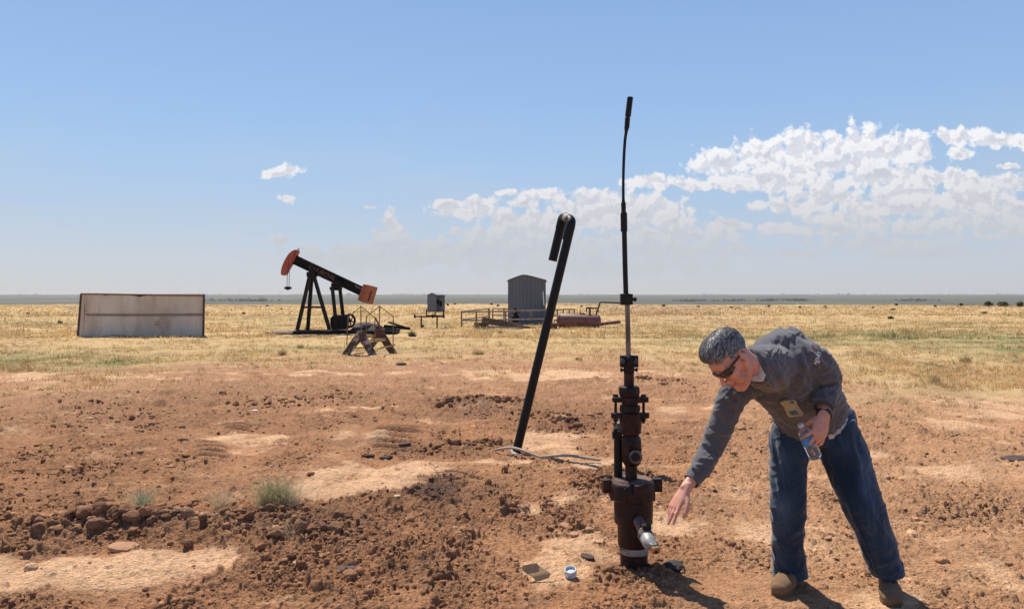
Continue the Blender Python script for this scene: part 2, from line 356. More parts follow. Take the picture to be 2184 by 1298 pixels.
def ground_h(x, y, full=True):
    x = np.asarray(x, float); y = np.asarray(y, float); rr = np.hypot(x, y)
    g, pale, rough, stain, U, V = masks(x, y)
    h = fbm(x, y, 0.16, 3, 1) * 0.05 * smooth(2, 6, rr) + fbm(x, y, 0.02, 3, 3) * 0.5 * smooth(45, 110, rr) + fbm(x, y, 0.7, 3, 4) * 0.062
    # low banks of turned soil
    for (u, v, ru, rv, a) in [(300,1140,260,16,.09),(620,1120,90,30,.06),(1010,868,110,8,.10),(1185,905,90,14,.09),(980,960,70,8,.06),(860,1080,110,24,.05),(1080,1095,40,22,.07),(760,925,110,14,.05),(1290,1040,70,14,.05),(500,850,200,9,.05),(1360,815,120,6,.06),(340,1085,90,8,-.05),(840,955,50,10,-.04)]:
        h = h + a * blob(U, V, u, v, ru, rv)
    dirt = 1 - g; h = h + .012 * pale * dirt
    det = dirt * (0.35 + rough) * (fbm(x, y, 3.1, 5, 11, 0.55) * 0.045)
    if full:
        am = np.clip(rough * 1.05 - 0.10, 0, 0.95) * dirt
        near = smooth(30, 12, rr)
        det = det + near * (clods(x, y, 0.20, am * 0.06, 41, 0.42) + clods(x, y, 0.11, am * 0.15, 51, 0.5) + clods(x, y, 0.06, am * 0.85 + 0.06 * dirt, 61, 0.6)
              + clods(x, y, 0.034, (am * 0.95 + 0.22 * dirt) * (1 - .93 * pale), 81, 0.75) * smooth(10, 6, rr))
        det = det + dirt * near * (0.35 + rough) * (0.036 * np.abs(fbm(x, y, 11, 4, 91, .65)) + 0.040 * (.4 - np.abs(fbm(x, y, 4.3, 4, 95, .6))))
        # tyre lug prints
        for (u, v, ru, rv, per) in TREADS:
            x0, y0 = gpt(u, v); m = np.exp(-(((U - u) / ru) ** 4 + ((V - v) / rv) ** 4))
            det = det * (1 - 0.95 * m) + m * 0.045 * np.clip(np.sin((y + 0.12 * (x - x0) + 0.02 * fbm(x, y, 3, 2, 7)) / per * 6.283) * 1.6, -1, 1)
        # cracked ledge
        for cr, amp in ((crk, .04), (crk2, .018)):
            xx = x + fbm(x, y, 6, 4, 13, .6) * 0.16; yy = y + fbm(x, y, 6, 4, 14, .6) * 0.16
            d, s = seg_dist(xx, yy, cr); lf = (s < 0)
            det = det + np.where(lf, amp * smooth(0, 0.03, d) * np.exp(-(d / 0.35) ** 2), -0.008 * np.exp(-(d / 0.03) ** 2))
    fl = np.zeros_like(x)
    for (fx, fy, fr) in FLAT: fl = np.maximum(fl, np.exp(-(((x - fx) ** 2 + (y - fy) ** 2) / fr ** 2) ** 1.5))
    h = h * (1 - fl) + det * (1 - 0.8 * fl)
    h = h + g * smooth(60, 20, rr) * np.abs(fbm(x, y, 2.4, 4, 19)) * 0.07
    # the bench ends, a shallow valley, then the far plain rises to eye level
    d1 = smooth(118 + 14 * fbm(x, y, .02, 2, 8), 620, rr) * -22.0
    d2 = np.clip((rr - 1500) / 5600, 0, 1) * 23.2 + np.clip((rr - 7100) / 7000, 0, 1) * 1.0
    und = fbm(x, y, 0.0011, 4, 44) * smooth(1200, 3500, rr) * 5.5 * (1 - 0.4 * smooth(6000, 9000, rr))
    return h * (1 - smooth(200, 600, rr)) + d1 + d2 + und
def gh(x, y, full=False): return float(ground_h(np.array([x]), np.array([y]), full)[0])
def G(px, py, dz=0.0, full=False):
    x, y = gpt(px, py); return Vector((x, y, gh(x, y, full) + dz))

def mix(a, b, t): return a * (1 - t)[:, None] + np.asarray(b)[None, :] * t[:, None]
def ground_color(x, y):
    g, pale, rough, stain, U, V = masks(x, y); n = len(x); rr = np.hypot(x, y)
    c = np.tile(np.array([0.390, 0.194, 0.096]), (n, 1))
    a = fbm(x, y, 0.5, 4, 101); b = fbm(x, y, 3.0, 4, 111); s = fbm(x, y, 22.0, 3, 121)
    c = mix(c, (0.485, 0.240, 0.112), smooth(-.1, .5, a) * .8)
    c = mix(c, (0.335, 0.185, 0.108), smooth(.0, .5, -b) * .55)
    c = mix(c, (0.255, 0.132, 0.073), np.clip(rough * .7 * smooth(-.35, .3, b + .2), 0, 1))
    dist = smooth(8, 16, rr); c = mix(c, (0.46, 0.268, 0.150), dist * .45)
    right = smooth(1350, 1700, U) * (y > 0); c = mix(c, (0.53, 0.310, 0.170), right * .45)
    c = mix(c, (0.72, 0.455, 0.265), pale * .82)
    c = mix(c, (0.085, 0.055, 0.045), stain * .75)
    c *= (1 + 0.42 * s + 0.24 * b + .30 * fbm(x, y * 1.6, 7.5, 4, 131, .65))[:, None]
    # grassland
    k = fbm(x, y * 0.5, 0.12, 4, 201); k2 = fbm(x, y, 0.6, 4, 211); k3 = fbm(x, y * .45, 0.035, 3, 221)
    gc = np.tile(np.array([0.56, 0.395, 0.195]), (n, 1))
    gc = mix(gc, (0.42, 0.285, 0.14), smooth(0, .5, k2))
    green = np.clip(1.3 * blob(U, V, 1850, 722, 420, 15) + 1.0 * blob(U, V, 2150, 738, 200, 18) + 1.1 * blob(U, V, 120, 775, 300, 20) + .7 * blob(U, V, 700, 745, 200, 8) + 0.6 * blob(U, V, 80, 690, 120, 6) + .5 * blob(U, V, 950, 692, 80, 7) + .5 * blob(U, V, 560, 680, 160, 5) + smooth(.12, .45, k) * .55, 0, 1) * (0.55 + k2)
    gc = mix(gc, (0.21, 0.215, 0.085), np.clip(green * 1.15, 0, 1) * .9)
    gc = mix(gc, (0.36, 0.235, 0.15), smooth(.12, .5, k3) * .55)
    gc = mix(gc, (0.20, 0.16, 0.10), smooth(.3, .55, fbm(x, y * .4, .9, 3, 231)) * .5)
    edge2 = smooth(95, 130, rr); gc = mix(gc, (0.25, 0.17, 0.10), edge2 * .45 * smooth(-.2, .3, fbm(x, y, .03, 3, 235)))
    c = c * (1 - g)[:, None] + gc * g[:, None]
    fp = smooth(300, 1200, rr); st = fbm(x, y * 0.35, 0.0016, 4, 241)
    fc = np.tile(np.array([0.088, 0.090, 0.062]), (n, 1)); fc = mix(fc, (0.15, 0.135, 0.10), smooth(0, .5, st)); fc = mix(fc, (0.065, 0.075, 0.06), smooth(.1, .45, -st) * .6)
    fc = mix(fc, (0.03, 0.04, 0.028), smooth(.25, .5, fbm(x, y * .5, 0.006, 3, 251)) * .35)
    c = c * (1 - fp)[:, None] + fc * fp[:, None]
    return np.clip(c, 0.01, 0.85)

def set_colors(me, col, name='tint'):
    a = me.color_attributes.new(name, 'FLOAT_COLOR', 'POINT'); buf = np.ones((len(col), 4), np.float32); buf[:, :3] = col
    a.data.foreach_set('color', buf.ravel())
def np_mesh(name, v, f, k):
    me = bpy.data.meshes.new(name); n = len(f); me.vertices.add(len(v)); me.vertices.foreach_set('co', np.asarray(v, np.float32).ravel())
    me.loops.add(n * k); me.loops.foreach_set('vertex_index', np.asarray(f, np.int32).ravel())
    me.polygons.add(n); me.polygons.foreach_set('loop_start', np.arange(0, n * k, k, dtype=np.int32))
    me.update(calc_edges=True); return me

def build_ground():
    rs = [0.0, 0.6, 1.1, 1.6, 2.1, 2.5, 2.9, 3.15]; r = 3.3
    while r < 13500:
        rs.append(r); r += min(r * r / 2500.0, r * 0.035)
    rs = np.array(rs[1:])
    a0 = np.linspace(-37.5, 37.5, 1500); out = np.linspace(37.5, 322.5, 150)[1:-1]
    ang = np.radians(np.concatenate([a0, out])); nc = len(ang); nr = len(rs)
    # rows run straight across the view in front, so distances below are distances to the row
    A, Rr = np.meshgrid(ang, rs); x = (Rr * np.sin(A)).ravel(); y = (Rr * np.cos(A)).ravel()
    z = ground_h(x, y); col = ground_color(x, y)
    v = np.column_stack([x, y, z]); i = np.arange(nr - 1)[:, None] * nc; j = np.arange(nc)[None, :]; k = (j + 1) % nc
    f = np.stack([i + j, i + nc + j, i + nc + k, i + k], -1).reshape(-1, 4)
    v = np.vstack([v, [[0, 0, z[:nc].mean()]]]); col = np.vstack([col, col[:1]])
    me = bpy.data.meshes.new('ground'); nq = len(f); nv = len(v)          # quads, then a fan of triangles closing the centre
    tri = np.column_stack([np.full(nc, nv - 1), (np.arange(nc) + 1) % nc, np.arange(nc)])
    li = np.concatenate([f.ravel(), tri.ravel()]).astype(np.int32)
    st = np.concatenate([np.arange(nq) * 4, nq * 4 + np.arange(nc) * 3]).astype(np.int32)
    me.vertices.add(nv); me.vertices.foreach_set('co', v.astype(np.float32).ravel()); me.loops.add(len(li)); me.loops.foreach_set('vertex_index', li)
    me.polygons.add(nq + nc); me.polygons.foreach_set('loop_start', st); me.update(calc_edges=True)
    me.polygons.foreach_set('use_smooth', [True] * len(me.polygons)); set_colors(me, col)
    o = bpy.data.objects.new('ground', me); C.objects.link(o); tag(o, kind='structure')
    m = mat('ground_soil', (0.72, 0.72, 0.72), (1.2, 1.2, 1.2), rough=0.95, scale=75, detail=9, bump=1.0, bscale=48, attr='tint', spec=0.1, bdist=0.03)
    me.materials.append(m); return o
ground = build_ground()

# ------------------------------------------------------------------ shared materials
M_ = {}
M_['well'] = mat('oily_iron', (0.012, 0.006, 0.005), (0.034, 0.012, 0.008), rough=0.55, metal=0.0, spec=.3, scale=14, bump=0.35, bscale=70, c3=(0.08, 0.026, 0.015), s3=7, lo3=.52, hi3=.70)
M_['welltop'] = mat('dusty_iron', (0.16, 0.085, 0.06), (0.03, 0.014, 0.01), rough=0.75, metal=0.1, scale=9, lo=.45, hi=.6, bump=0.4, bscale=80)
M_['black'] = mat('black_steel', (0.008, 0.007, 0.007), (0.018, 0.013, 0.011), rough=0.6, metal=0.0, spec=.3, scale=20, bump=0.2, bscale=120)
M_['rod'] = mat('weathered_rod', (0.28, 0.215, 0.165), (0.12, 0.09, 0.07), rough=0.5, metal=0.5, scale=22, stretch=(1, 1, .25), bump=0.15, bscale=120)
M_['galv'] = mat('galvanised', (0.36, 0.37, 0.35), (0.25, 0.24, 0.22), rough=0.55, metal=0.15, scale=30, bump=0.08, bscale=80)
M_['clampgrey'] = mat('grey_iron', (0.12, 0.11, 0.10), (0.06, 0.05, 0.045), rough=0.55, metal=0.4, scale=40, bump=.2)
M_['brass'] = mat('brassy_end', (0.50, 0.27, 0.12), (0.34, 0.20, 0.10), rough=0.4, metal=0.6, scale=30)
M_['nipple'] = mat('dull_nipple', (0.20, 0.125, 0.10), (0.07, 0.035, 0.028), rough=0.6, metal=0.3, scale=18, lo=.45, hi=.6, bump=.2)
M_['chalk'] = mat('pale_band', (0.34, 0.30, 0.27), (0.10, 0.06, 0.05), rough=0.8, scale=22, lo=.5, hi=.62)
M_['orange'] = mat('orange_tape', (0.75, 0.30, 0.12), rough=0.7)
M_['blackpvc'] = mat('black_poly_pipe', (0.006, 0.006, 0.0065), (0.011, 0.010, 0.010), rough=0.5, scale=6, spec=.25, bump=.08, bscale=30, c3=(.035, .025, .02), s3=5, lo3=.6, hi3=.8)
M_['greypvc'] = mat('grey_pvc', (0.30, 0.25, 0.20), (0.20, 0.15, 0.11), rough=0.6, scale=12)
M_['whitepipe'] = mat('bleached_pipe', (0.46, 0.37, 0.28), (0.26, 0.18, 0.13), rough=0.7, scale=9, lo=.45, hi=.7)
M_['jack'] = mat('dark_jack_steel', (0.007, 0.006, 0.006), (0.016, 0.012, 0.011), rough=0.7, spec=.2, scale=3, bump=.1)
M_['jackb'] = mat('worn_jack_steel', (0.030, 0.022, 0.020), (0.013, 0.010, 0.010), rough=0.7, spec=.2, scale=4, bump=.1)
M_['redorange'] = mat('faded_red_paint', (0.42, 0.085, 0.04), (0.27, 0.05, 0.028), rough=0.6, scale=4, c3=(.10, .03, .02), s3=8, lo3=.6, hi3=.7)
M_['cw'] = mat('orange_weight_paint', (0.36, 0.115, 0.058), (0.26, 0.072, 0.036), rough=0.65, scale=5, c3=(.14, .05, .03), s3=6, lo3=.58, hi3=.7)
M_['letters'] = mat('faded_lettering', (0.20, 0.08, 0.06), (0.04, 0.025, 0.022), rough=0.7, scale=9, lo=.42, hi=.60)
M_['cable'] = mat('steel_cable', (0.15, 0.16, 0.18), rough=0.5, metal=.5)
M_['stileface'] = mat('peeling_paint', (0.42, 0.36, 0.31), (0.075, 0.035, 0.022), rough=0.7, scale=3.6, detail=9, lo=.45, hi=.51, bump=.3)
M_['stilerust'] = mat('stile_rust', (0.075, 0.027, 0.023), (0.13, 0.05, 0.038), rough=0.75, scale=8, bump=.3, c3=(.35, .3, .3), s3=5, lo3=.66, hi3=.7)
M_['yellow'] = mat('yellow_tread', (0.62, 0.42, 0.10), (0.42, 0.26, 0.09), rough=0.7, scale=7)
M_['railrust'] = mat('rusty_rail', (0.19, 0.125, 0.07), (0.11, 0.06, 0.04), rough=0.7, scale=12)
M_['tank'] = mat('stained_tank_steel', (0.66, 0.585, 0.49), (0.55, 0.47, 0.38), rough=0.75, scale=1.1, stretch=(1, 1, .35), lo=.3, hi=.7, bump=.1, bscale=8, c3=(.34, .21, .14), s3=1.3, lo3=.48, hi3=.82)
M_['tankrust'] = mat('tank_rust', (0.20, 0.085, 0.05), (0.10, 0.045, 0.03), rough=0.85, scale=7)
M_['tankdark'] = mat('tank_edge', (0.055, 0.035, 0.03), (0.10, 0.055, 0.04), rough=0.85, scale=9)
M_['tankband'] = mat('tank_band', (0.29, 0.22, 0.18), (0.22, 0.155, 0.125), rough=0.8, scale=3)
M_['tar'] = mat('tar', (0.02, 0.014, 0.013), (0.05, 0.03, 0.025), rough=0.8, scale=9, bump=.5, bscale=12)
M_['shed'] = mat('grey_shed_sheet', (0.155, 0.165, 0.185), (0.125, 0.132, 0.148), rough=0.6, metal=.2, scale=2, stretch=(1, 1, .2), bump=.05)
M_['shedroof'] = mat('shed_roof', (0.55, 0.56, 0.58), (0.4, 0.41, 0.43), rough=0.45, metal=.3, scale=3)
M_['boxin'] = mat('box_inside', (0.28, 0.29, 0.30), (0.20, 0.2, 0.2), rough=0.7, scale=4)
M_['fence'] = mat('fence_pipe', (0.27, 0.20, 0.165), (0.13, 0.075, 0.055), rough=0.7, scale=7, lo=.4, hi=.6)
M_['redtank'] = mat('red_oxide_tank', (0.20, 0.075, 0.062), (0.12, 0.045, 0.04), rough=0.6, scale=3, stretch=(.5, 1, 1), bump=.1, c3=(.32, .17, .14), s3=2.4, lo3=.55, hi3=.8)
M_['timber'] = mat('old_timber', (0.21, 0.135, 0.09), (0.085, 0.045, 0.032), rough=0.9, scale=5, stretch=(.3, 1, 2), bump=.5, bscale=30)
M_['timberend'] = mat('timber_end', (0.12, 0.06, 0.042), (0.06, 0.032, 0.025), rough=0.9, scale=9, bump=.4)
M_['pipe_rust'] = mat('rusty_pipe', (0.12, 0.06, 0.045), (0.065, 0.032, 0.026), rough=0.8, scale=9)
M_['plank'] = mat('pale_board', (0.55, 0.44, 0.31), (0.42, 0.32, 0.22), rough=0.85, scale=4)
M_['card'] = mat('cardboard', (0.50, 0.31, 0.16), (0.40, 0.24, 0.12), rough=0.85, scale=30)
M_['whiteplastic'] = mat('white_plastic', (0.62, 0.61, 0.58), (0.48, 0.45, 0.41), rough=0.4, scale=30)
M_['bluepaper'] = mat('blue_label_scrap', (0.25, 0.38, 0.55), (0.65, 0.68, 0.7), rough=0.6, scale=50, lo=.45, hi=.55)
M_['rock'] = mat('clod_soil', (0.36, 0.17, 0.085), (0.22, 0.105, 0.058), rough=0.95, scale=14, bump=.7, bscale=60, spec=.15)
M_['slab'] = mat('pale_slab', (0.50, 0.285, 0.165), (0.36, 0.185, 0.105), rough=0.95, scale=12, bump=.5, bscale=50, spec=.15)
M_['darkrock'] = mat('dark_rock', (0.10, 0.055, 0.042), (0.06, 0.035, 0.03), rough=0.9, scale=20, bump=.6, bscale=60)
M_['twig'] = mat('dead_twig', (0.24, 0.15, 0.10), (0.15, 0.09, 0.06), rough=0.9, scale=20)

# ------------------------------------------------------------------ the wellhead
YW = 4.575
def WP(px, py, dy=0.0): return P(px, py, YW + dy)
def wr(px): return px / F * YW
wb = WP(1352, 1206)
well = empty('wellhead', wb, 'dark oily iron wellhead carrying a tall thin pipe, grey valve at its foot', 'wellhead')
def stack(name, segs, m, seg=32, hexa=False, **k):
    """segs: (axis x px, y px, radius px) from the bottom up"""
    mb = MB(); mb.tube([WP(a, b) for a, b, c in segs], [wr(c) for a, b, c in segs], seg=6 if hexa else seg); return mb.build(name, m, well, **k)
stack('casing', [(1352, 1235, 29), (1352, 1176, 29)], M_['well'])
stack('painted_band', [(1352, 1177, 29.6), (1352, 1175, 31), (1352, 1163, 31.5), (1352, 1161, 30)], M_['chalk'])
mb = MB(); mb.tube([WP(1351, y) for y in (1163, 1160, 1130, 1118, 1112, 1075, 1062)], [wr(r) for r in (31, 33, 33.5, 34, 40.5, 41.5, 40.5)], seg=40)
body = mb.build('casing_head', M_['well'], well)
cap = MB(); cap.tube([WP(1348, y) for y in (1064, 1060, 1030, 1026, 1023)], [wr(r) for r in (44, 48.5, 49, 47, 43)], seg=40)
for a in (5, 95, 185, 275):
    c = Vector((WP(1348, 1034).x, YW, WP(1348, 1034).z)); d = Vector((math.cos(R(a)), math.sin(R(a)), 0)); t = Vector((-d.y, d.x, 0))
    cap.prism([c + d * wr(46) + t * wr(8), c + d * wr(64) + t * wr(9), c + d * wr(64) - t * wr(9), c + d * wr(46) - t * wr(8)], (0, 0, wr(28)))
for a in range(20, 360, 45):
    d = Vector((math.cos(R(a)), math.sin(R(a)), 0)); c = WP(1348, 1045) + d * wr(48.5); cap.bar(c + Vector((0, 0, -wr(17))), c + Vector((0, 0, wr(15))), wr(6), wr(3), up=d)
capo = cap.build('union_nut', M_['well'], well, bevel=wr(1.3))
mb = MB(); mb.tube([WP(1348, 1023.5), WP(1348, 1019.5)], [wr(42.5), wr(40)], seg=36); mb.build('cap_top', M_['welltop'], well)
stack('nipple', [(1346.5, 1021, 12.5), (1346.5, 986, 12.5)], M_['well'])
mb = MB(); mb.tube([WP(x, y) for x, y in ((1346.5, 992), (1346.5, 984), (1346.5, 950), (1346, 935), (1345.5, 927))], [wr(r) for r in (15, 20.5, 22, 21.5, 17)], seg=8, phase=.5)
tee = mb.build('tee_block', M_['well'], well, bevel=wr(1))
mb = MB(); mb.cyl(WP(1355.5, 974, -.02), WP(1355.5, 974, -.115), wr(11.5), wr(11.5)); mb.tube([WP(1355.5, 974, -.10), WP(1355.5, 974, -.135)], [wr(14), wr(14)], seg=24)
po = mb.build('side_port', M_['nipple'], well, bevel=wr(.8))
mb = MB(); mb.cyl(WP(1355.5, 974, -.1352), WP(1355.5, 974, -.1365), wr(9)); mb.build('port_bore', M_['black'], well)
mb = MB(); mb.bar(WP(1344, 955, -.09), WP(1369, 958, -.10), wr(3), wr(3)); mb.cyl(WP(1353, 957, -.09), WP(1353, 946, -.09), wr(3.2), seg=6); mb.tube([WP(1341, 970, -.09), WP(1343, 958, -.09), WP(1352, 953, -.09)], wr(1.8), seg=8); mb.build('port_clamp', M_['black'], well)
mb = MB(); mb.tube([WP(1345, y) for y in (928, 922, 900, 894, 884)], [wr(r) for r in (15, 22, 23.5, 23.3, 22.5)], seg=32); mb.build('stuffing_base', M_['well'], well)
def flange(name, cx, y0, y1, half):
    mb = MB(); c0 = WP(cx, y0); c1 = WP(cx, y1); mb.cyl(c0, c1, wr(24), seg=32)
    mid = (c0 + c1) / 2; mb.box(mid, (wr(half * 2), wr(20), (c1 - c0).length * .96))
    for s in (-1, 1): mb.cyl(Vector((mid.x + s * wr(half), YW, c0.z + .0008)), Vector((mid.x + s * wr(half), YW, c1.z - .0008)), wr(10), seg=20)
    return mb.build(name, M_['well'], well, bevel=wr(.8))
flange('flange', 1344, 891, 879, 31); 
stack('hex_nut', [(1343.5, 877, 22.5), (1343.5, 863, 21.5)], M_['well'], hexa=True, bevel=wr(1))
stack('packing_neck', [(1344, 884, 17), (1343, 850, 17)], M_['black'])
flange('flange', 1344.5, 857, 845.5, 29)
mb = MB(); mb.tube([WP(x, y) for x, y in ((1342, 850), (1342, 836), (1341.5, 826), (1341.5, 823))], [wr(r) for r in (20, 23, 23, 21)], seg=8, phase=.5); mb.build('packing_cap', M_['well'], well, bevel=wr(1))
for sx in (1313, 1372.5):
    mb = MB(); mb.cyl(WP(sx, 902), WP(sx, 843), wr(3), seg=10); mb.cyl(WP(sx, 846), WP(sx, 840.5), wr(5.6), seg=6); mb.cyl(WP(sx, 898), WP(sx, 892), wr(4.8), seg=6); mb.build('bolt', M_['black'], well)
stack('neck', [(1341.5, 825, 11), (1341.5, 797, 10.6)], M_['well'])
stack('collar', [(1341.5, 798, 9.5), (1341.5, 795, 11.5), (1341.5, 782, 11.5)], M_['black'])
for s in (-1, 1): mb = MB(); mb.cyl(WP(1341.5 + s * 9, 788.5), WP(1341.5 + s * 17, 788.5), wr(2.2), seg=8); mb.cyl(WP(1341.5 + s * 14, 788.5), WP(1341.5 + s * 18.5, 788.5), wr(4.2), seg=6); mb.build('set_screw', M_['black'], well)
def rod_clamp(cx, y0, y1, hw, boltx, br):
    mb = MB(); mb.tube([WP(cx, y1), WP(cx, y0)], [wr(hw * .72)] * 2, seg=24); h = (y1 - y0) / F * YW
    for s in (-1, 1): mb.box(WP(cx + s * hw * .62, (y0 + y1) / 2), (wr(hw * .75), wr(hw * .9), h * .99))
    mb.box(WP(cx, (y0 + y1) / 2, -.0), (wr(hw * .7), wr(hw * 1.75), h * .8))
    o = mb.build('rod_clamp', M_['black'], well, bevel=wr(1))
    for s, x in zip((-1, 1), boltx):
        b = MB(); b.cyl(WP(x, (y0 + y1) / 2, -wr(hw * .75)), WP(x, (y0 + y1) / 2, -wr(hw * .42)), wr(br), seg=6); b.cyl(WP(x, (y0 + y1) / 2, -wr(hw * .95)), WP(x, (y0 + y1) / 2, wr(hw * .9)), wr(br * .55), seg=12)
        b.build('clamp_bolt', M_['clampgrey'], well, bevel=wr(.5))
rod_clamp(1341.5, 757.5, 782.5, 19, (1328, 1356), 6.2)
mb = MB(); mb.tube([WP(1340.5, 760), WP(1337.8, 645)], [wr(5.3)] * 2, seg=16); mb.build('polished_rod', M_['rod'], well)
mb = MB(); mb.tube([WP(1335.5, 650), WP(1335.3, 626)], [wr(9.5)] * 2, seg=20); mb.box(WP(1329, 638), (wr(12), wr(15), wr(24))); mb.box(WP(1344.5, 638), (wr(9), wr(13), wr(23)))
mb.cyl(WP(1346, 638), WP(1358, 637.5), wr(3.2), seg=10); mb.cyl(WP(1352, 638), WP(1357, 638), wr(5.2), seg=6); mb.build('upper_clamp', M_['black'], well, bevel=wr(.8))
mb = MB(); mb.tube([WP(x, y) for x, y in ((1336, 650), (1334.8, 620), (1333, 560), (1331.6, 493))], [wr(5.4)] * 4, seg=16, smooth=3); mb.build('mast_pipe', M_['black'], well)
mb = MB(); mb.tube([WP(x, y) for x, y in ((1331, 494), (1330.4, 454))], [wr(7.2)] * 2, seg=20); mb.tube([WP(x, y) for x, y in ((1330.3, 456), (1330, 450), (1329.7, 436), (1329.6, 433))], [wr(r) for r in (6.2, 5.0, 5.2, 5.6)], seg=20); mb.build('lower_coupling', M_['black'], well, bevel=wr(.5))
mb = MB(); mb.tube([WP(x, y) for x, y in ((1329.6, 434), (1329.4, 424), (1329.3, 390), (1330.5, 340), (1333, 300), (1335.4, 282), (1336.6, 272))], [wr(r) for r in (5, 3.2, 3.0, 3.1, 3.2, 3.5, 5.4)], seg=14, smooth=5); mb.build('thin_rod', M_['black'], well)
mb = MB(); mb.tube([WP(1337, 272.5), WP(1338.6, 251)], [wr(5.4), wr(5.6)], seg=18); mb.tube([WP(1338.5, 252), WP(1338.8, 247)], [wr(3.5)] * 2, seg=12); mb.tube([WP(1339.2, 248.5), WP(1344.2, 207.5)], [wr(6.3), wr(6.3)], seg=20); mb.build('top_coupling', M_['black'], well, bevel=wr(.4))
# riser on the left of the stack
mb = MB(); mb.tube([WP(x, y, .05) for x, y in ((1318.5, 1022), (1318.5, 935), (1317, 922))], [wr(r) for r in (9.2, 9.2, 8.6)], seg=18); mb.box(WP(1316, 926, .05), (wr(20), wr(18), wr(16))); mb.cyl(WP(1312.5, 920, .03), WP(1312.5, 913, .03), wr(4.5), seg=6); mb.build('riser', M_['black'], well, bevel=wr(.8))
mb = MB(); mb.tube([WP(x, y, .05) for x, y in ((1312, 918), (1312, 905), (1316, 897), (1322, 893))], wr(1.3), seg=8, smooth=4); mb.build('bypass_tube', M_['black'], well)
mb = MB(); mb.cyl(WP(1318, 918, .07), WP(1318, 901, .07), wr(5.2), seg=14); mb.build('gauge_cup', M_['galv'], well)
# outlet valve
o0 = WP(1360, 1107, -.10); o1 = WP(1368, 1124, -.19); o2 = WP(1375, 1137, -.245); 
mb = MB(); mb.tube([WP(1358, 1104, -.085), o0 + (o1 - o0) * .08], [wr(17), wr(14)], seg=28); mb.build('outlet_boss', M_['well'], well)
mb = MB(); mb.tube([o0, o1, o2], [wr(10.5)] * 3, seg=24); mb.build('outlet_nipple', M_['nipple'], well)
ax = (o2 - o0).normalized()
v0 = o2 - ax * .012
mb = MB(); mb.tube([v0, v0 + ax * .006], [wr(12.5)] * 2, seg=24); mb.build('thread_tape', M_['orange'], well)
valve = MB(); valve.tube([v0 + ax * .004, v0 + ax * .012, v0 + ax * .05, v0 + ax * .056], [wr(13), wr(15.5), wr(16), wr(15)], seg=8, phase=.5)
vo = valve.build('valve_body', M_['clampgrey'], well, bevel=wr(.8))
c = v0 + ax * .03; up = Vector((0.1, -.1, 1)).normalized()
mb = MB(); mb.box(c + up * wr(17.5), (wr(17), wr(14), wr(9))); mb.cyl(c + up * wr(20), c + up * wr(25), wr(4), seg=6); mb.cyl(c + up * wr(24), c + up * wr(31), wr(1.5), seg=10); mb.build('valve_stem', M_['black'], well, bevel=wr(.6))
e0 = v0 + ax * .054; e1 = e0 + ax * .06; bd = (ax * .6 + Vector((.35, -.35, -.15))).normalized(); e2 = e1 + bd * .035; e3 = e2 + bd * .03
mb = MB(); mb.tube([e0, e0 + ax * .03, e1, e2], [wr(13.8), wr(14), wr(13.2), wr(9)], seg=28, smooth=4); mb.build('valve_sleeve', M_['galv'], well)
mb = MB(); mb.box(e2 + bd * .012, (.045, .05, .036), bd.to_track_quat('Y', 'Z').to_matrix()); fo = mb.build('outlet_end', M_['brass'], well, bevel=.004)
mb = MB(); mb.cyl(e2 + bd * .03 + Vector((-.004, -.004, -.006)), e2 + bd * .0385 + Vector((-.004, -.004, -.006)), .0085, seg=16); mb.build('outlet_hole', M_['black'], well)
mb = MB(); mb.box(e1 + bd * .02 + Vector((.003, 0, .021)), (.05, .06, .006), bd.to_track_quat('Y', 'Z').to_matrix()); mb.build('outlet_lip', M_['galv'], well, bevel=.002)

# ------------------------------------------------------------------ the leaning black pipe and the litter round it
YP = 7.83
pole = empty('leaning_pipe', P(1099, 968, YP), 'tall black pipe leaning right with a hooked return bend at its top', 'pipe')
def PP(px, py, dy=0.0): return P(px, py, YP + dy)
pr = .045
mb = MB(); mb.tube([PP(1098.5, 975), PP(1212, 505)], [pr] * 2, seg=24); mb.build('standing_pipe', M_['blackpvc'], pole)
mb = MB(); mb.tube([PP(1209, 512), PP(1213.5, 494), PP(1217, 480), PP(1217.5, 471, .03), PP(1213, 467, .08)], [.050, .050, .049, .049, .049], seg=24, smooth=5); mb.build('elbow', M_['blackpvc'], pole)
mb = MB(); mb.tube([PP(1215, 467, .05), PP(1207, 464, .22)], [.047] * 2, seg=24); mb.build('short_pipe', M_['greypvc'], pole)
mb = MB(); mb.tube([PP(1208.5, 465, .20), PP(1204, 463.5, .27), PP(1200, 467, .32), PP(1197, 478, .33), PP(1194.5, 488, .33)], [.051] * 5, seg=24, smooth=5); mb.build('elbow', M_['blackpvc'], pole)
mb = MB(); mb.tube([PP(1195.5, 484, .33), PP(1178.5, 556, .33)], [.0465] * 2, seg=24); mb.build('return_pipe', M_['blackpvc'], pole)
mb = MB(); mb.tube([P(1093, 966, 7.86), P(1101, 976, 7.76), P(1114, 999, 7.3)], [.05, .05, .046], seg=20); tag(mb.build('pipe_stub', M_['greypvc'], origin=P(1105, 985, 7.6)), 'short weathered grey pipe stub lying at the foot of the leaning pipe', 'pipe')
def on_g(px, py, up_):
    x, y = gpt(px, py); return Vector((x, y, float(ground_h(np.array([x, x]), np.array([y, y]))[0]) + up_))
mb = MB(); mb.tube([on_g(1056, 970, .03), on_g(1095, 977, .06), on_g(1150, 985, .04)], [.013, .014, .013], seg=12, smooth=4); tag(mb.build('thin_pipe', M_['whitepipe'], origin=P(1100, 974, 7.6)), 'thin bleached pipe crossing over the grey stub under the leaning pipe', 'pipe')
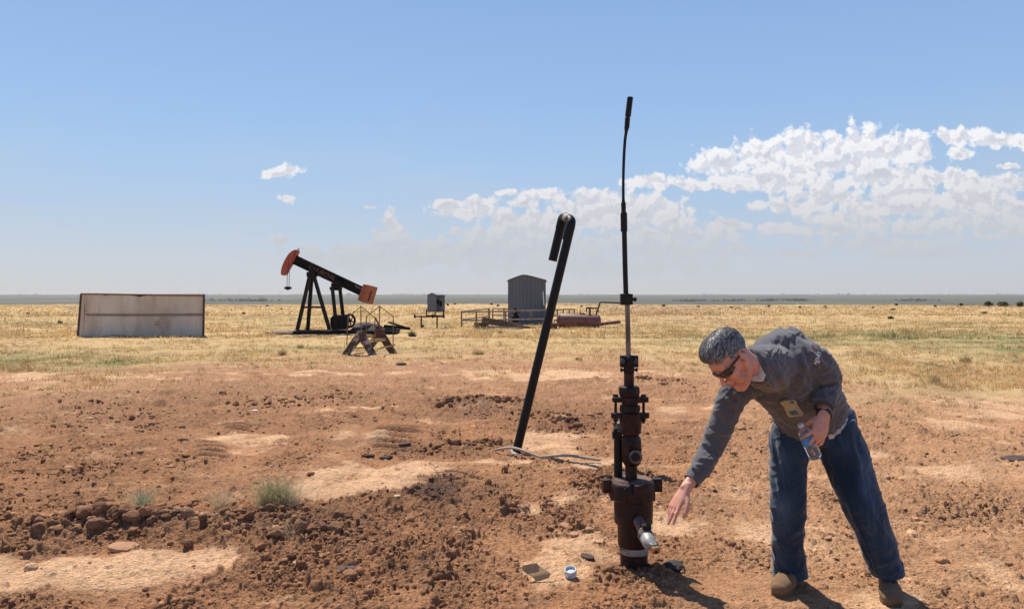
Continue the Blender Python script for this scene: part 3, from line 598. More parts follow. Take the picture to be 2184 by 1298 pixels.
mb = MB(); mb.tube([on_g(1150, 987, .04), on_g(1210, 988, .04), on_g(1280, 994, .03)], [.013, .014, .013], seg=12, smooth=4); tag(mb.build('thin_pipe', M_['whitepipe'], origin=P(1215, 985, 7.45)), 'thin pale pipe on the dirt reaching towards the dark iron wellhead', 'pipe')

# ------------------------------------------------------------------ the pump jack
YJ = 31.4
def J(px, py, dy=0.0): return P(px, py, YJ + dy)
def Jc(cx, cy, dy=0.0): return J(560 + cx / 4.635, 500 + cy / 4.635, dy)
js = YJ / F / 4.635
jack = empty('pump_jack', J(740, 712), 'black pump jack with an orange red horsehead tilted up against the sky', 'pump jack')
mb = MB(); zb = J(740, 716).z - .1; zt = J(740, 704).z
for dy in (-.45, .45): mb.box(((J(621, 0).x + J(848, 0).x) / 2, YJ + dy, (zb + zt) / 2), (J(848, 0).x - J(621, 0).x, .14, zt - zb))
for px in (624, 665, 700, 740, 790, 845): mb.box((J(px, 0).x, YJ, (zb + zt) / 2), (.12, .76, (zt - zb) * .9))
mb.build('skid', M_['jack'], jack)
for (a, b, dy0, dy1) in (((468, 400), (343, 945), -.12, -.45), ((505, 400), (662, 940), -.12, -.45), ((487, 410), (447, 940), .12, .5)):
    mb = MB(); mb.bar(Jc(*a, dy0), Jc(*b, dy1), .135, .12, up=(0, 1, 0)); mb.build('leg', M_['jackb'] if dy1 < 0 else M_['jack'], jack)
mb = MB(); mb.bar(Jc(408, 718, -.33), Jc(582, 718, -.33), .075, .075, up=(0, 1, 0)); mb.bar(Jc(408, 718, -.32), Jc(462, 718, .3), .06, .06, up=(0, 0, 1)); mb.build('cross_bar', M_['jackb'], jack)
mb = MB(); mb.box(Jc(490, 395), (.36, .42, .2)); mb.cyl(Jc(487, 372, -.22), Jc(487, 372, .22), .12); mb.build('saddle_bearing', M_['jack'], jack, bevel=.02)
# walking beam: an I section
bl = (Jc(318, 248) ); br_ = Jc(985, 562); bdv = (br_ - bl).normalized(); bn = Vector((-bdv.z, 0, bdv.x))
beam = MB(); hgt = .335
beam.bar(bl, br_, .03, hgt, up=(0, 0, 1))
mb = MB()
def slab(c0, c1, off, th, wd):
    n = bn * off; mb.prism([c0 + n + bn * th / 2, c1 + n + bn * th / 2, c1 + n - bn * th / 2, c0 + n - bn * th / 2], (0, wd, 0))
slab(bl, br_, 0, hgt, .035); slab(bl, br_, hgt / 2, .035, .26); slab(bl, br_, -hgt / 2, .035, .26)
for cx in (730, 780): c = bl + bdv * ((cx - 318) * js / .90); mb.prism([c + bn * hgt / 2, c + bdv * .03 + bn * hgt / 2, c + bdv * .03 - bn * hgt / 2, c - bn * hgt / 2], (0, .24, 0))
bo = mb.build('walking_beam', M_['jack'], jack)
hm = mat('beam_holes', (.6, .6, .6), rough=.8)
for k in range(6):
    mb = MB(); c = bl + bdv * ((915 - 318) * js / .905 + k * .085) + bn * .085; mb.cyl(c + Vector((0, -.020, 0)), c + Vector((0, -.0235, 0)), .021, seg=12); mb.build('beam_hole', hm, bo)
mb = MB(); c = Jc(748, 478); mb.cyl(c + Vector((0, -.2, 0)), c + Vector((0, .2, 0)), .12); mb.box(Jc(722, 500), (.30, .34, .18)); mb.build('tail_bearing', M_['jack'], jack, bevel=.02)
hh = [(325, 152), (350, 152), (362, 168), (345, 205), (322, 250), (290, 305), (262, 352), (236, 398), (212, 405), (193, 398), (189, 378), (195, 340), (207, 300), (224, 260), (246, 221), (270, 188), (300, 163)]
mb = MB(); mb.prism([Jc(a, b) for a, b in hh], (0, .30, 0)); ho = mb.build('horsehead', M_['redorange'], jack, bevel=.012)
mb = MB(); mb.bar(Jc(330, 160, -.156), Jc(240, 398, -.156), .02, .012, up=(0, 1, 0)); mb.bar(Jc(262, 225, -.156), Jc(246, 385, -.156), .014, .012, up=(0, 1, 0)); mb.build('stiffener', M_['stilerust'], ho)
mb = MB(); mb.tube([Jc(346, 160), Jc(350, 140), Jc(357, 136), Jc(360, 148), Jc(354, 165)], .014, seg=8, smooth=4); mb.build('lifting_eye', M_['cable'], ho)
mb = MB(); mb.tube([Jc(246, 385, -.1), Jc(241, 520, -.1)], .013, seg=8); mb.build('bridle_cable', M_['cable'], jack)
mb = MB(); mb.tube([Jc(265, 350, .1), Jc(262, 520, .1)], .013, seg=8); mb.build('bridle_cable', M_['cable'], jack)
mb = MB(); mb.box(Jc(251, 528), (.22, .3, .10)); mb.cyl(Jc(251, 512), Jc(251, 548), .06, seg=12); mb.build('carrier_bar', M_['jack'], jack, bevel=.015)
# counterweights on the beam tail
a_, b_, c_, d_ = Jc(1008, 492), Jc(1054, 497), Jc(1003, 670), Jc(952, 645)
for (k0, k1) in ((0.0, .3), (.32, .62), (.64, 1.0)):
    lo_ = [a_.lerp(b_, k0), a_.lerp(b_, k1), d_.lerp(c_, k1), d_.lerp(c_, k0)]
    mb = MB(); off = Vector((.30, .62, -.10)); vs = [p + Vector((0, -.31, 0)) for p in lo_] + [p + off + Vector((0, -.31, 0)) for p in lo_]
    mb.add(vs, [(0, 1, 2, 3), (7, 6, 5, 4), (0, 4, 5, 1), (1, 5, 6, 2), (2, 6, 7, 3), (3, 7, 4, 0)]); mb.build('counterweight', M_['cw'], jack, bevel=.012)
mb = MB(); q0 = b_.lerp(c_, .3) + Vector((.16, -.02, -.05)); q1 = b_.lerp(c_, .86) + Vector((.14, -.02, -.05)); mb.bar(q0, q1, .05, .03, up=(1, 0, 0)); mb.build('weight_slot', M_['jack'], jack)
for (p0, p1, dy) in (((688, 515), (730, 905), -.35), ((762, 515), (795, 800), .35)):
    mb = MB(); mb.bar(Jc(*p0, dy), Jc(*p1, dy), .135, .07, up=(0, 1, 0)); mb.build('pitman_arm', M_['jackb'], jack)
mb = MB(); mb.bar(Jc(675, 532, -.36), Jc(775, 532, .36), .13, .13); mb.bar(Jc(690, 518, -.2), Jc(765, 518, -.2), .12, .08); mb.bar(Jc(690, 545, -.2), Jc(765, 545, -.2), .10, .06); mb.build('equalizer', M_['jack'], jack, bevel=.01)
mb = MB(); mb.prism([Jc(x, y) for x, y in ((705, 800), (740, 792), (815, 795), (838, 815), (842, 935), (700, 938), (684, 880), (686, 825))], (0, .6, 0)); mb.build('gear_box', M_['jack'], jack, bevel=.03)
mb = MB(); mb.prism([Jc(x, y, -.36) for x, y in ((700, 805), (722, 800), (748, 935), (715, 938), (690, 880))], (0, .1, 0)); mb.build('crank', M_['jack'], jack, bevel=.02)
# belt wheel with spokes, turned a little to the viewer
wc = Jc(862, 851, -.1); wn = Vector((.72, -.69, 0)).normalized(); wu = Vector((0, 0, 1)); wx = wn.cross(wu); rw = .245
mb = MB(); ring = [wc + (wx * math.cos(t) + wu * math.sin(t)) * rw for t in np.linspace(0, 2 * math.pi, 33)]; mb.tube(ring, [(.035, .05)] * 33, seg=8, cap=False, ref=wn)
mb.cyl(wc - wn * .07, wc + wn * .07, .06)
for k in range(6):
    t = k * math.pi / 3 + .3; mb.bar(wc, wc + (wx * math.cos(t) + wu * math.sin(t)) * rw, .045, .03, up=wn)
mb.build('belt_wheel', M_['jack'], jack)
mb = MB(); mb.tube([Jc(842, 838), wc], .06, seg=12); mb.box(Jc(800, 770 + 33), (.2, .2, .1)); mb.build('drive_shaft', M_['jack'], jack)
# engine and loose steel right of the jack
eng = MB()
for (x, y, rx, ry, rz, dy) in ((1010, 925, .50, .4, .26, .5), (1090, 930, .42, .4, .22, .6), (960, 935, .35, .3, .18, .3)): eng.ell(Jc(x, y, dy), (rx, ry, rz))
eng.box(Jc(1120, 945, .5), (1.9, .8, .12)); o = eng.build('covered_engine', M_['tar'], origin=Jc(1040, 960, .5)); tag(o, 'black tarpaulin covered engine on a low skid right of the pump jack', 'engine')
mb = MB(); mb.prism([Jc(x, y, .1) for x, y in ((1040, 935), (1075, 905), (1120, 925), (1090, 965), (1045, 968))], (0, .05, 0)); mb.build('pale_panel', M_['plank'], o)
mb = MB(); mb.bar(Jc(1200, 905, .8), Jc(1455, 928, .8), .14, .12); mb.bar(Jc(1215, 938, .2), Jc(1330, 948, .2), .14, .14); mb.bar(Jc(1190, 925, 1.2), Jc(1300, 925, 1.2), .1, .1); tag(mb.build('steel_rails', M_['jack'], origin=Jc(1320, 945)), 'low dark steel rails lying behind the stile', 'steel rails')
mb = MB(); mb.bar(Jc(1240, 866, .8), Jc(1460, 930, .9), .09, .07); tag(mb.build('steel_bar', M_['jackb'], origin=Jc(1350, 900, .8)), 'dark steel bar propped at a slant over the low rails', 'steel bar')
mb = MB(); mb.box(Jc(175, 967, -.5), (1.05, .5, .08)); mb.box(Jc(215, 957, -.3), (.9, .4, .07)); tag(mb.build('pale_board', M_['plank'], origin=Jc(175, 970)), 'pale flat board lying on the grass left of the pump jack skid', 'board')

def text_mesh(name, body, size, m, parent, mapper, bold=0.0, align='LEFT', fine=0, spacing=1.0):
    cu = bpy.data.curves.new(name, 'FONT'); cu.body = body; cu.size = size; cu.offset = bold; cu.resolution_u = 3; cu.space_character = spacing; cu.align_x = align
    t = bpy.data.objects.new(name + '_tmp', cu); C.objects.link(t); bpy.context.view_layer.update()
    me = bpy.data.meshes.new_from_object(t.evaluated_get(bpy.context.evaluated_depsgraph_get())); bpy.data.objects.remove(t); bpy.data.curves.remove(cu)
    import bmesh
    bm = bmesh.new(); bm.from_mesh(me); bmesh.ops.triangulate(bm, faces=bm.faces)
    if fine: bmesh.ops.subdivide_edges(bm, edges=bm.edges, cuts=fine, use_grid_fill=True)
    org = world_loc(parent)
    for v in bm.verts: v.co = mapper(v.co.x, v.co.y) - org
    bm.to_mesh(me); bm.free(); me.name = name; me.materials.clear(); me.materials.append(m)
    o = bpy.data.objects.new(name, me); C.objects.link(o); o.parent = parent; return o
t0 = bl + bdv * (.66) - bn * .09 + Vector((0, -.0215, 0))
text_mesh('lettering', 'CHURCHILL', .25, M_['letters'], bo, lambda x, y: t0 + bdv * x * 1.0 + bn * y, bold=.004, spacing=.95)

# ------------------------------------------------------------------ the stile (step-over)
YS = 20.5
def S(cx, cy, dy=0.0): return P(560 + cx / 4.635, 500 + cy / 4.635, YS + dy)
stile = empty('step_stile', S(1060, 1205), 'rusty A-frame step stile with peeling grey paint, yellow treads and thin handrails', 'step stile')
fp_ = [(775, 1195), (850, 1203), (965, 1058), (1060, 1205), (1147, 1215), (1020, 985), (1000, 960), (975, 943), (950, 945), (925, 975)]
mb = MB(); mb.prism([S(*p) for p in fp_], (0, .03, 0)); mb.build('side_frame', M_['stileface'], stile)
rp_ = [(1040, 1165), (1105, 1108), (1158, 1035), (1268, 1195), (1348, 1200), (1205, 965), (1180, 938), (1150, 930), (1118, 945), (1080, 1020)]
mb = MB(); mb.prism([S(*p, .62) for p in rp_], (0, .03, 0)); mb.build('side_frame', M_['stilerust'], stile)
for (p0, p1, q1, q0) in (((1052, 1043), (1225, 1034), (1218, 1052), (1072, 1066)), ((1105, 1135), (1280, 1092), (1284, 1106), (1108, 1141)), ((905, 1112), (1002, 1108), (1000, 1124), (908, 1127)), ((1000, 1010), (1120, 1000), (1116, 1012), (1004, 1024))):
    a, b, c, d = S(*p0, .02), S(*p1, .6), S(*q1, .6), S(*q0, .02)
    mb = MB(); th = Vector((0, .20, 0)); vs = [a, b, c, d, a + th * .0 + Vector((.0, 0, 0)), b, c, d]
    top = Vector((-.10, .18, .03)) if p0[0] < 1000 else Vector((.06, .16, .03))
    vs = [a, b, c, d, a + top, b + top, c + top, d + top]
    mb.add(vs, [(0, 1, 2, 3), (7, 6, 5, 4), (0, 4, 5, 1), (1, 5, 6, 2), (2, 6, 7, 3), (3, 7, 4, 0)]); mb.build('tread', M_['yellow'], stile)
for pts, dy in (([(832, 1100), (845, 815), (972, 710), (1112, 822), (1105, 1110)], -.02), ([(1025, 1040), (1027, 812), (1157, 707), (1292, 808), (1290, 1098)], .62)):
    mb = MB(); mb.tube([S(*p, dy) for p in pts], .014, seg=8); mid = (972, 710, 972, 945) if dy < 0 else (1157, 707, 1155, 932)
    mb.tube([S(mid[0], mid[1], dy), S(mid[2], mid[3], dy)], .014, seg=8); mb.build('handrail', M_['railrust'], stile)
mb = MB(); mb.bar(S(1115, 822, .0), S(1168, 930, .3), .035, .03); mb.build('brace', M_['stilerust'], stile)

# ------------------------------------------------------------------ the big steel tank on the left
YT = 29.6
def T(cx, cy, dy=0.0): return P(140 + cx / 6.4235, 590 + cy / 6.4235, YT + dy)
xl, xr = T(215, 0).x, T(1900, 0).x; zt0 = T(0, 245).z; zb0 = T(0, 835).z - .05
tank = empty('steel_tank', ((xl + xr) / 2, YT, T(0, 830).z), 'long low pale steel tank with rust stains and a brown top rim', 'tank')
def tfront(u): return YT - .60 * (1 - (2 * u - 1) ** 2)       # bulging front sheet
mb = MB(); nu, nz = 48, 14; vs = []; fs = []
for i in range(nu + 1):
    u = i / nu
    for k in range(nz + 1):
        v = k / nz; x = xl + (xr - xl) * u + (-.10 if u == 0 else 0) * (1 - v) - .09 * (1 - v) * (1 - u); z = zb0 + (zt0 - zb0) * v + (.03 * math.cos(u * 3))* v
        dent = .012 * mnoise.noise(Vector((x * 1.4, z * 1.7, 3))); vs.append((x, tfront(u) + dent, z))
for i in range(nu):
    for k in range(nz): a = i * (nz + 1) + k; fs.append((a, a + nz + 1, a + nz + 2, a + 1))
vs2 = [(x, y + .012, z) for x, y, z in vs]; n = len(vs); fs2 = [tuple(q + n for q in f[::-1]) for f in fs]
mb.add(vs + vs2, fs + fs2); mb.build('front_sheet', M_['tank'], tank, fixn=False)
bk = YT + 1.6; k_ = bk / YT; xlb = xl * k_ - .02; xrb = xr * k_ - .12
for (p, q) in (((xl + .02, YT), (xlb, bk)), ((xr - .02, YT), (xrb, bk)), ((xlb, bk), (xrb, bk))):
    mb = MB(); mb.bar((p[0], p[1], (zb0 + zt0) / 2), (q[0], q[1], (zb0 + zt0) / 2), .02, zt0 - zb0 - .02); mb.build('tank_wall', M_['tank'], tank)
mb = MB(); rim = [(xl + (xr - xl) * i / 24, tfront(i / 24) - .012, zt0 + .03 * math.cos(i / 24 * 3) + .0) for i in range(25)]
mb.tube(rim, [(.03, .045)] * 25, seg=6, ref=(0, 0, 1)); mb.bar((xl, YT, zt0 + .0), (xlb, bk, zt0), .05, .05); mb.bar((xr, YT, zt0), (xrb, bk, zt0), .05, .05); mb.bar((xlb, bk, zt0), (xrb, bk, zt0), .05, .05); mb.build('top_rim', M_['tankrust'], tank)
mb = MB(); mb.tube([(xl + (xr - xl) * (i / 30) + .02 * (15 - i) / 15, tfront(i / 30) - .012, T(0, 517).z) for i in range(31)], [(.07, .016)] * 31, seg=4, ref=(0, 0, 1), phase=.5); mb.build('belt_strap', M_['tankband'], tank)
for s, x in ((-1, xl), (1, xr)):
    mb = MB(); dxb = -.13 if s < 0 else -.03
    mb.add([(x - .03 + dxb, YT - .05, zb0), (x + .035 + dxb, YT - .05, zb0), (x + .03, YT - .05, zt0), (x - .025, YT - .05, zt0), (x - .03 + dxb, YT + .0, zb0), (x + .035 + dxb, YT + .0, zb0), (x + .03, YT + .0, zt0), (x - .025, YT + .0, zt0)], [(0, 1, 2, 3), (7, 6, 5, 4), (0, 4, 5, 1), (1, 5, 6, 2), (2, 6, 7, 3), (3, 7, 4, 0)])
    fo = mb.build('corner_flange', M_['tankdark'], tank)
    for k in range(13):
        mb = MB(); v = (k + .5) / 13; xx = x + dxb * (1 - v); zz = zb0 + (zt0 - zb0) * v; mb.cyl((xx, YT - .07, zz), (xx, YT - .045, zz), .022, seg=6); mb.build('bolt', M_['tankrust'], fo)
for (cx, w_, h_) in ((1115, .27, .07), (655, .15, .03)):
    mb = MB()
    for k in range(7): t = (k - 3) / 3; mb.ell((T(cx, 0).x + t * w_ * .8, tfront(.5) + (.06 if cx < 700 else .02) - .03, zt0 + .01 - h_ * .5 * (1 - abs(t) * .6)), (w_ * .28, .03, h_ * (1 - .5 * abs(t)) * .8))
    mb.build('tar_spill', M_['tar'], tank)
mb = MB(); mb.tube([T(266, 368, -.10), T(258, 500, -.10), T(246, 770, -.10)], [.016, .014, .012], seg=6); mb.build('seam', M_['tankrust'], tank); mb = MB(); mb.tube([T(1705, 460, -.16), T(1705, 780, -.16)], [.006, .006], seg=6); mb.build('seam', M_['tankrust'], tank)
mrs = mat('rust_patch', (.30, .14, .07), (.50, .40, .32), rough=.85, scale=7, lo=.42, hi=.56)
for (cx, cy, rx, rz) in ((425, 690, .07, .30), (300, 465, .05, .03), (500, 650, .10, .10), (850, 800, .6, .05), (1380, 620, .16, .16)):
    mb = MB(); xc = T(cx, cy).x; zc = T(cx, cy).z; u = (xc - xl) / (xr - xl); pts = []
    ctr = Vector((xc, tfront(u) - .018, zc)); ps = [ctr]
    for k in range(20): t = k / 20 * 6.283; rr_ = 1 + .35 * math.sin(3 * t + cx) + .2 * math.sin(7 * t); xx = xc + rx * rr_ * math.cos(t); ps.append(Vector((xx, tfront((xx - xl) / (xr - xl)) - .016, zc + rz * rr_ * math.sin(t))))
    mb.add(ps, [(0, k + 1, (k + 1) % 20 + 1) for k in range(20)]); mb.build('rust_stain', mrs, tank, fixn=False)

# ------------------------------------------------------------------ meter box, manifold, shed, fence, timbers, red tank
def K(cx, cy, Y): return P(880 + cx / 4.748, 560 + cy / 4.748, Y)
YM = 36.7
box = empty('meter_box', K(230, 540, YM), 'small grey peaked metal cabinet on a pipe stand with its right side open', 'meter box')
fl, fr, sr = K(150, 320, YM), K(242, 320, YM - .1), K(326, 320, YM + .35)
zt1, zb1, pk = K(0, 325, YM).z, K(0, 497, YM).z, K(0, 308, YM).z
a, b, c = Vector((fl.x, YM, 0)), Vector((fr.x, YM - .1, 0)), Vector((sr.x, YM + .42, 0)); d = a + (c - b)
def wallp(p, q, z0, z1, t=.015): 
    m_ = MB(); nrm = (q - p).cross(Vector((0, 0, 1))).normalized() * t; m_.prism([Vector((p.x, p.y, z0)), Vector((q.x, q.y, z0)), Vector((q.x, q.y, z1)), Vector((p.x, p.y, z1))], nrm); return m_
mb = wallp(a, b, zb1, zt1); mid = (a + b) / 2; mb.prism([Vector((a.x, a.y, zt1)), Vector((b.x, b.y, zt1)), Vector((mid.x, mid.y, pk))], (b - a).cross(Vector((0, 0, 1))).normalized() * .015); mb.build('side_panel', M_['shed'], box)
mb = wallp(d, c, zb1, zt1); mb.v += []; mb.build('back_panel', M_['boxin'], box)
mb = wallp(a, d, zb1, zt1); mb.build('back_panel', M_['boxin'], box)
mb = MB(); mb.prism([Vector((a.x, a.y, zb1)), Vector((b.x, b.y, zb1)), Vector((c.x, c.y, zb1)), Vector((d.x, d.y, zb1))], (0, 0, .02)); mb.build('floor_panel', M_['boxin'], box)
m2 = (c + d) / 2; mb = MB()
for e0_, e1_ in ((a, d), (b, c)):
    f0 = e0_ + (e0_ - mid) * .08; f1 = e1_ + (e1_ - m2) * .08
    mb.prism([Vector((f0.x, f0.y, zt1)), Vector((f1.x, f1.y, zt1)), Vector((m2.x, m2.y, pk + .02)), Vector((mid.x, mid.y, pk + .02))], (0, 0, .015))
mb.build('roof', M_['shedroof'], box)
mb = MB(); mb.cyl(K(252, 395, YM + .1), K(262, 395, YM + .12), .11, seg=20); mb.box(K(285, 415, YM + .3), (.12, .1, .25)); mb.build('gauge', M_['jack'], box)
mb = MB()
for p0, p1 in (((140, 470), (140, 535)), ((140, 535), (315, 540)), ((230, 470), (228, 545)), ((312, 480), (314, 540))): mb.tube([K(*p0, YM - .05), K(*p1, YM - .05)], .03, seg=8)
mb.build('stand', M_['jack'], box)
man = empty('pipe_manifold', K(160, 650, YM), 'rusty pipe run with hand valves on two posts below the grey cabinet', 'pipe run')
mb = MB(); mb.tube([K(30, 545, YM - .1), K(322, 545, YM - .1)], .035, seg=10); mb.build('pipe', M_['jack'], man)
for px in (88, 248): mb = MB(); mb.tube([K(px, 545, YM - .1), K(px, 668, YM - .1)], .035, seg=8); mb.build('post', M_['jack'], man)
for px in (22, 205, 316):
    mb = MB(); mb.cyl(K(px - 9, 545, YM - .12), K(px + 9, 545, YM - .12), .07, seg=10); mb.cyl(K(px, 545, YM - .12), K(px, 522, YM - .12), .022, seg=8); mb.cyl(K(px, 524, YM - .12), K(px, 520, YM - .12), .09, seg=12); mb.build('valve', M_['jack'], man)
mb = MB(); mb.tube([K(104, 638, YM - .3), K(104, 700, YM - .3)], .06, seg=10); mb.box(K(104, 636, YM - .3), (.15, .15, .05)); tag(mb.build('pipe_post', M_['jack'], origin=K(104, 700, YM - .3)), 'short black capped post standing under the grey cabinet', 'post')
mb = MB(); mb.bar(K(130, 690, 35.2), K(640, 688, 35.6), .35, .14); tag(mb.build('concrete_sill', mat('pale_sill', (.42, .36, .30), (.3, .24, .19), rough=.9, scale=3), origin=K(380, 690, 35.4)), 'long pale low sill on the grass between cabinet and timber pile', 'sill')

YH = 42.0
shed = empty('metal_shed', K(1160, 615, YH), 'tall narrow grey corrugated metal shed with a peaked roof', 'shed')
x0, x1 = K(966, 0, YH).x, K(1348, 0, YH).x; zg = K(0, 625, YH).z; ze = K(0, 190, YH).z; zp = K(0, 128, YH).z; xm = K(1125, 0, YH).x; dep = 2.4
mb = MB(); nrib = 40; xs = np.linspace(x0, x1, nrib * 2 + 1); fr_ = []
for i, x in enumerate(xs):
    k = i // 2; yy = YH + (0.0 if (k % 4) else -.035)
    t = (x - x0) / (xm - x0) if x < xm else (x1 - x) / (x1 - xm); fr_.append((x, yy, ze + (zp - ze) * (1.06 - math.hypot(1 - min(1, t), .22) * 1.04 + .17 - .0) / (1.23 - .22 * 1.04)))
vs = []; fs = []
for (x, y, z) in fr_: vs += [(x, y, zg), (x, y, z)]
for i in range(len(fr_) - 1): fs.append((2 * i, 2 * i + 2, 2 * i + 3, 2 * i + 1))
mb.add(vs, fs); n = len(vs); mb.add([(x, y + .04, z) for x, y, z in vs], [f[::-1] for f in fs]); mb.build('front_wall', M_['shed'], shed, angle=10, fixn=False)
for x in (x0 + .01, x1 - .01): mb = MB(); mb.box((x, YH + .05 + dep / 2, (zg + ze) / 2), (.02, dep, ze - zg)); mb.build('side_wall', M_['shed'], shed)
mb = MB(); mb.box(((x0 + x1) / 2, YH + dep + .05, (zg + ze) / 2), (x1 - x0, .02, ze - zg)); mb.build('rear_wall', M_['shed'], shed)
mb = MB(); prof = [(x, z + .02) for (x, y, z) in fr_[::4]]; prof = [(x0 - .07, ze - .02)] + prof + [(x1 + .07, ze - .02)]
mb.prism([Vector((x, YH + dep / 2, z)) for x, z in prof] + [Vector((x, YH + dep / 2, z + .025)) for x, z in prof[::-1]], (0, dep + .25, 0)); mb.build('roof', M_['shedroof'], shed)
mb = MB(); mb.prism([K(x, y, YH - .05) for x, y in ((1315, 290), (1325, 290), (1336, 432), (1324, 432))], (0, .03, 0)); mb.build('door_edge', mat('white_trim', (.75, .75, .75), rough=.5), shed)

YF = 37.7
fence = empty('pipe_fence', K(900, 600, YF), 'rusty two-rail pipe fence around the grey shed', 'fence')
def rail(name, p, q, r=.035, parent=fence): m_ = MB(); m_.tube([K(*p[:2], p[2]), K(*q[:2], q[2])], r, seg=8); return m_.build(name, M_['fence'], parent)
rail('rail', (495, 497, YF), (1352, 485, YF)); rail('rail', (500, 583, YF), (1335, 571, YF))
for x, y0, y1 in ((496, 497, 672), (645, 495, 610), (943, 491, 625), (1200, 487, 575)): rail('post', (x, y0, YF), (x, y1, YF), .04)
rail('rail', (495, 493, YF), (775, 464, YF + 9)); rail('rail', (515, 575, YF), (775, 541, YF + 9))
rail('post', (774, 459, YF + 9), (774, 575, YF + 9), .06)
rail('rail', (812, 463, YF + 9), (980, 468, YF + 9)); rail('rail', (815, 532, YF + 9), (965, 534, YF + 9))
for x in (812, 925): rail('post', (x, 463, YF + 9), (x, 575, YF + 9), .045)
rail('rail', (1345, 478, YF + 6), (1640, 470, YF + 6)); rail('rail', (1420, 540, YF + 6), (1510, 536, YF + 6))
for x in (1465, 1525, 1585, 1637): rail('post', (x, 472, YF + 6), (x, 540, YF + 6), .035)
mw = MB(); mw.tube([K(1040, y, 39.5) for y in (640, 600, 596, 560, 556, 500, 496, 470)], [.12, .12, .2, .2, .1, .1, .06, .05], seg=12); mw.ell(K(1040, 550, 39.5), (.2, .18, .12)); mw.ell(K(1042, 515, 39.5), (.14, .14, .1)); mw.cyl(K(1022, 583, 39.4), K(1058, 583, 39.4), .1); mw.ell(K(1040, 462, 39.5), (.07, .07, .06)); mw.bar(K(1040, 500, 39.5), K(1100, 498, 39.5), .04, .04)
tag(mw.build('small_wellhead', M_['jack'], origin=K(1040, 630, 39.5)), 'small dark valve tree standing in front of the grey shed', 'valve tree')

tim = [((700, 580, 36.2), (1110, 650, 36.6), .30, .26, 'thick splintered timber, topmost of the pile'), ((640, 690, 35.6), (1105, 697, 35.7), .34, .30, 'long square timber at the front bottom of the pile'),
       ((625, 635, 36.3), (760, 645, 36.5), .30, .26, 'short timber end sticking out left of the pile'), ((755, 655, 35.9), (1080, 662, 36.0), .14, .16, 'thin pale-edged plank lying across the middle of the pile'),
       ((840, 600, 36.4), (1285, 680, 36.2), .14, .14, 'narrow timber slanting down to the right end of the pile'), ((960, 620, 36.6), (1130, 668, 36.4), .2, .18, 'dark beam tucked under the slanting timber'),
       ((1100, 690, 35.9), (1215, 692, 35.9), .16, .14, 'stubby timber on the grass right of the pile'), ((1220, 700, 36.0), (1380, 695, 36.3), .07, .09, 'thin stick-like timber lying right of the pile')]
for p, q, w_, h_, lab in tim:
    mb = MB(); A, B = K(*p), K(*q); n_ = 8; pts = [A.lerp(B, i / n_) + Vector((0, 0, .02 * mnoise.noise(Vector((i * .7, p[0], 0))))) for i in range(n_ + 1)]
    mb.tube(pts, [(w_ * .7 * (1 + .08 * mnoise.noise(Vector((i, 9, p[1])))), h_ * .7) for i in range(n_ + 1)], seg=4, phase=.5, ref=(0, 0, 1)); tag(mb.build('timber', M_['timber'], origin=A, bevel=.015), lab, 'timber', 'old timbers heaped before the shed')
ft = empty('fuel_tank', K(1680, 660, 37.4), 'rusty red horizontal cylinder tank with valves on top behind the leaning pipe', 'tank')
A = K(1478, 580, 37.6); B = K(1888, 600, 37.2); ad = (B - A).normalized(); rt = .335
mb = MB(); mb.lathe([(0, -.10), (rt * .6, -.07), (rt * .93, -.02), (rt, .03), (rt, (B - A).length - .03), (rt * .93, (B - A).length + .02), (rt * .6, (B - A).length + .07), (0, (B - A).length + .10)], A, ad, seg=40); mb.build('shell', M_['redtank'], ft, angle=60)
mb = MB(); 
for t in (.03, .97): c = A.lerp(B, t); mb.cyl(c - ad * .012, c + ad * .012, rt + .012, seg=40)
mb.build('weld_ring', M_['redtank'], ft)
mb = MB(); mb.cyl(K(1715, 535, 37.4), K(1715, 518, 37.4), .13, seg=14); mb.tube([K(1705, 525, 37.4), K(1690, 478, 37.4)], .02, seg=6); mb.ell(K(1720, 520, 37.4), (.16, .12, .06)); mb.build('hatch', M_['pipe_rust'], ft)
mb = MB(); mb.tube([K(1797, 545, 37.4), K(1795, 460, 37.4)], .05, seg=10); mb.cyl(K(1797, 545, 37.4), K(1797, 525, 37.4), .1, seg=10); mb.tube([K(1758, 495, 37.4), K(1762, 455, 37.4), K(1800, 458, 37.4), K(1870, 462, 37.4)], [.03, .035, .04, .035], seg=8); mb.ell(K(1772, 458, 37.4), (.09, .07, .05)); mb.build('valve_pipe', M_['pipe_rust'], ft)
mb = MB(); mb.tube([K(1848, 545, 37.3), K(1875, 480, 37.3), K(1898, 402, 37.3), K(1910, 398, 37.3), K(2110, 408, 37.3)], .04, seg=10); mb.ell(K(1872, 487, 37.3), (.08, .08, .06)); mb.ell(K(1890, 430, 37.3), (.06, .06, .05)); mb.build('vent_pipe', M_['pipe_rust'], ft)
mb = MB(); mb.tube([K(1480, 590, 37.4), K(1440, 578, 37.4), K(1436, 600, 37.4)], .035, seg=8); mb.tube([K(1690, 650, 37.4), K(1688, 675, 37.4)], .04, seg=8); mb.tube([K(1660, 530, 37.4), K(1672, 515, 37.4)], .02, seg=6); mb.build('fitting', M_['pipe_rust'], ft)
mb = MB(); mb.tube([K(1880, 625, 37.6), K(2100, 598, 37.8)], .085, seg=14); tag(mb.build('loose_pipe', M_['redtank'], origin=K(2000, 610, 37.7)), 'rusty red pipe poking out right of the red cylinder tank', 'pipe')
mb = MB(); mb.box(K(1418, 663, 36.2), (.42, .5, .44)); mb.box(K(1418, 615, 36.2), (.46, .54, .03)); mb.box(K(1400, 712, 36.2), (.34, .3, .05)); tag(mb.build('rusty_box', M_['pipe_rust'], origin=K(1418, 712, 36.2), bevel=.01), 'low rusty steel box between leaning pipe and red cylinder tank', 'box')
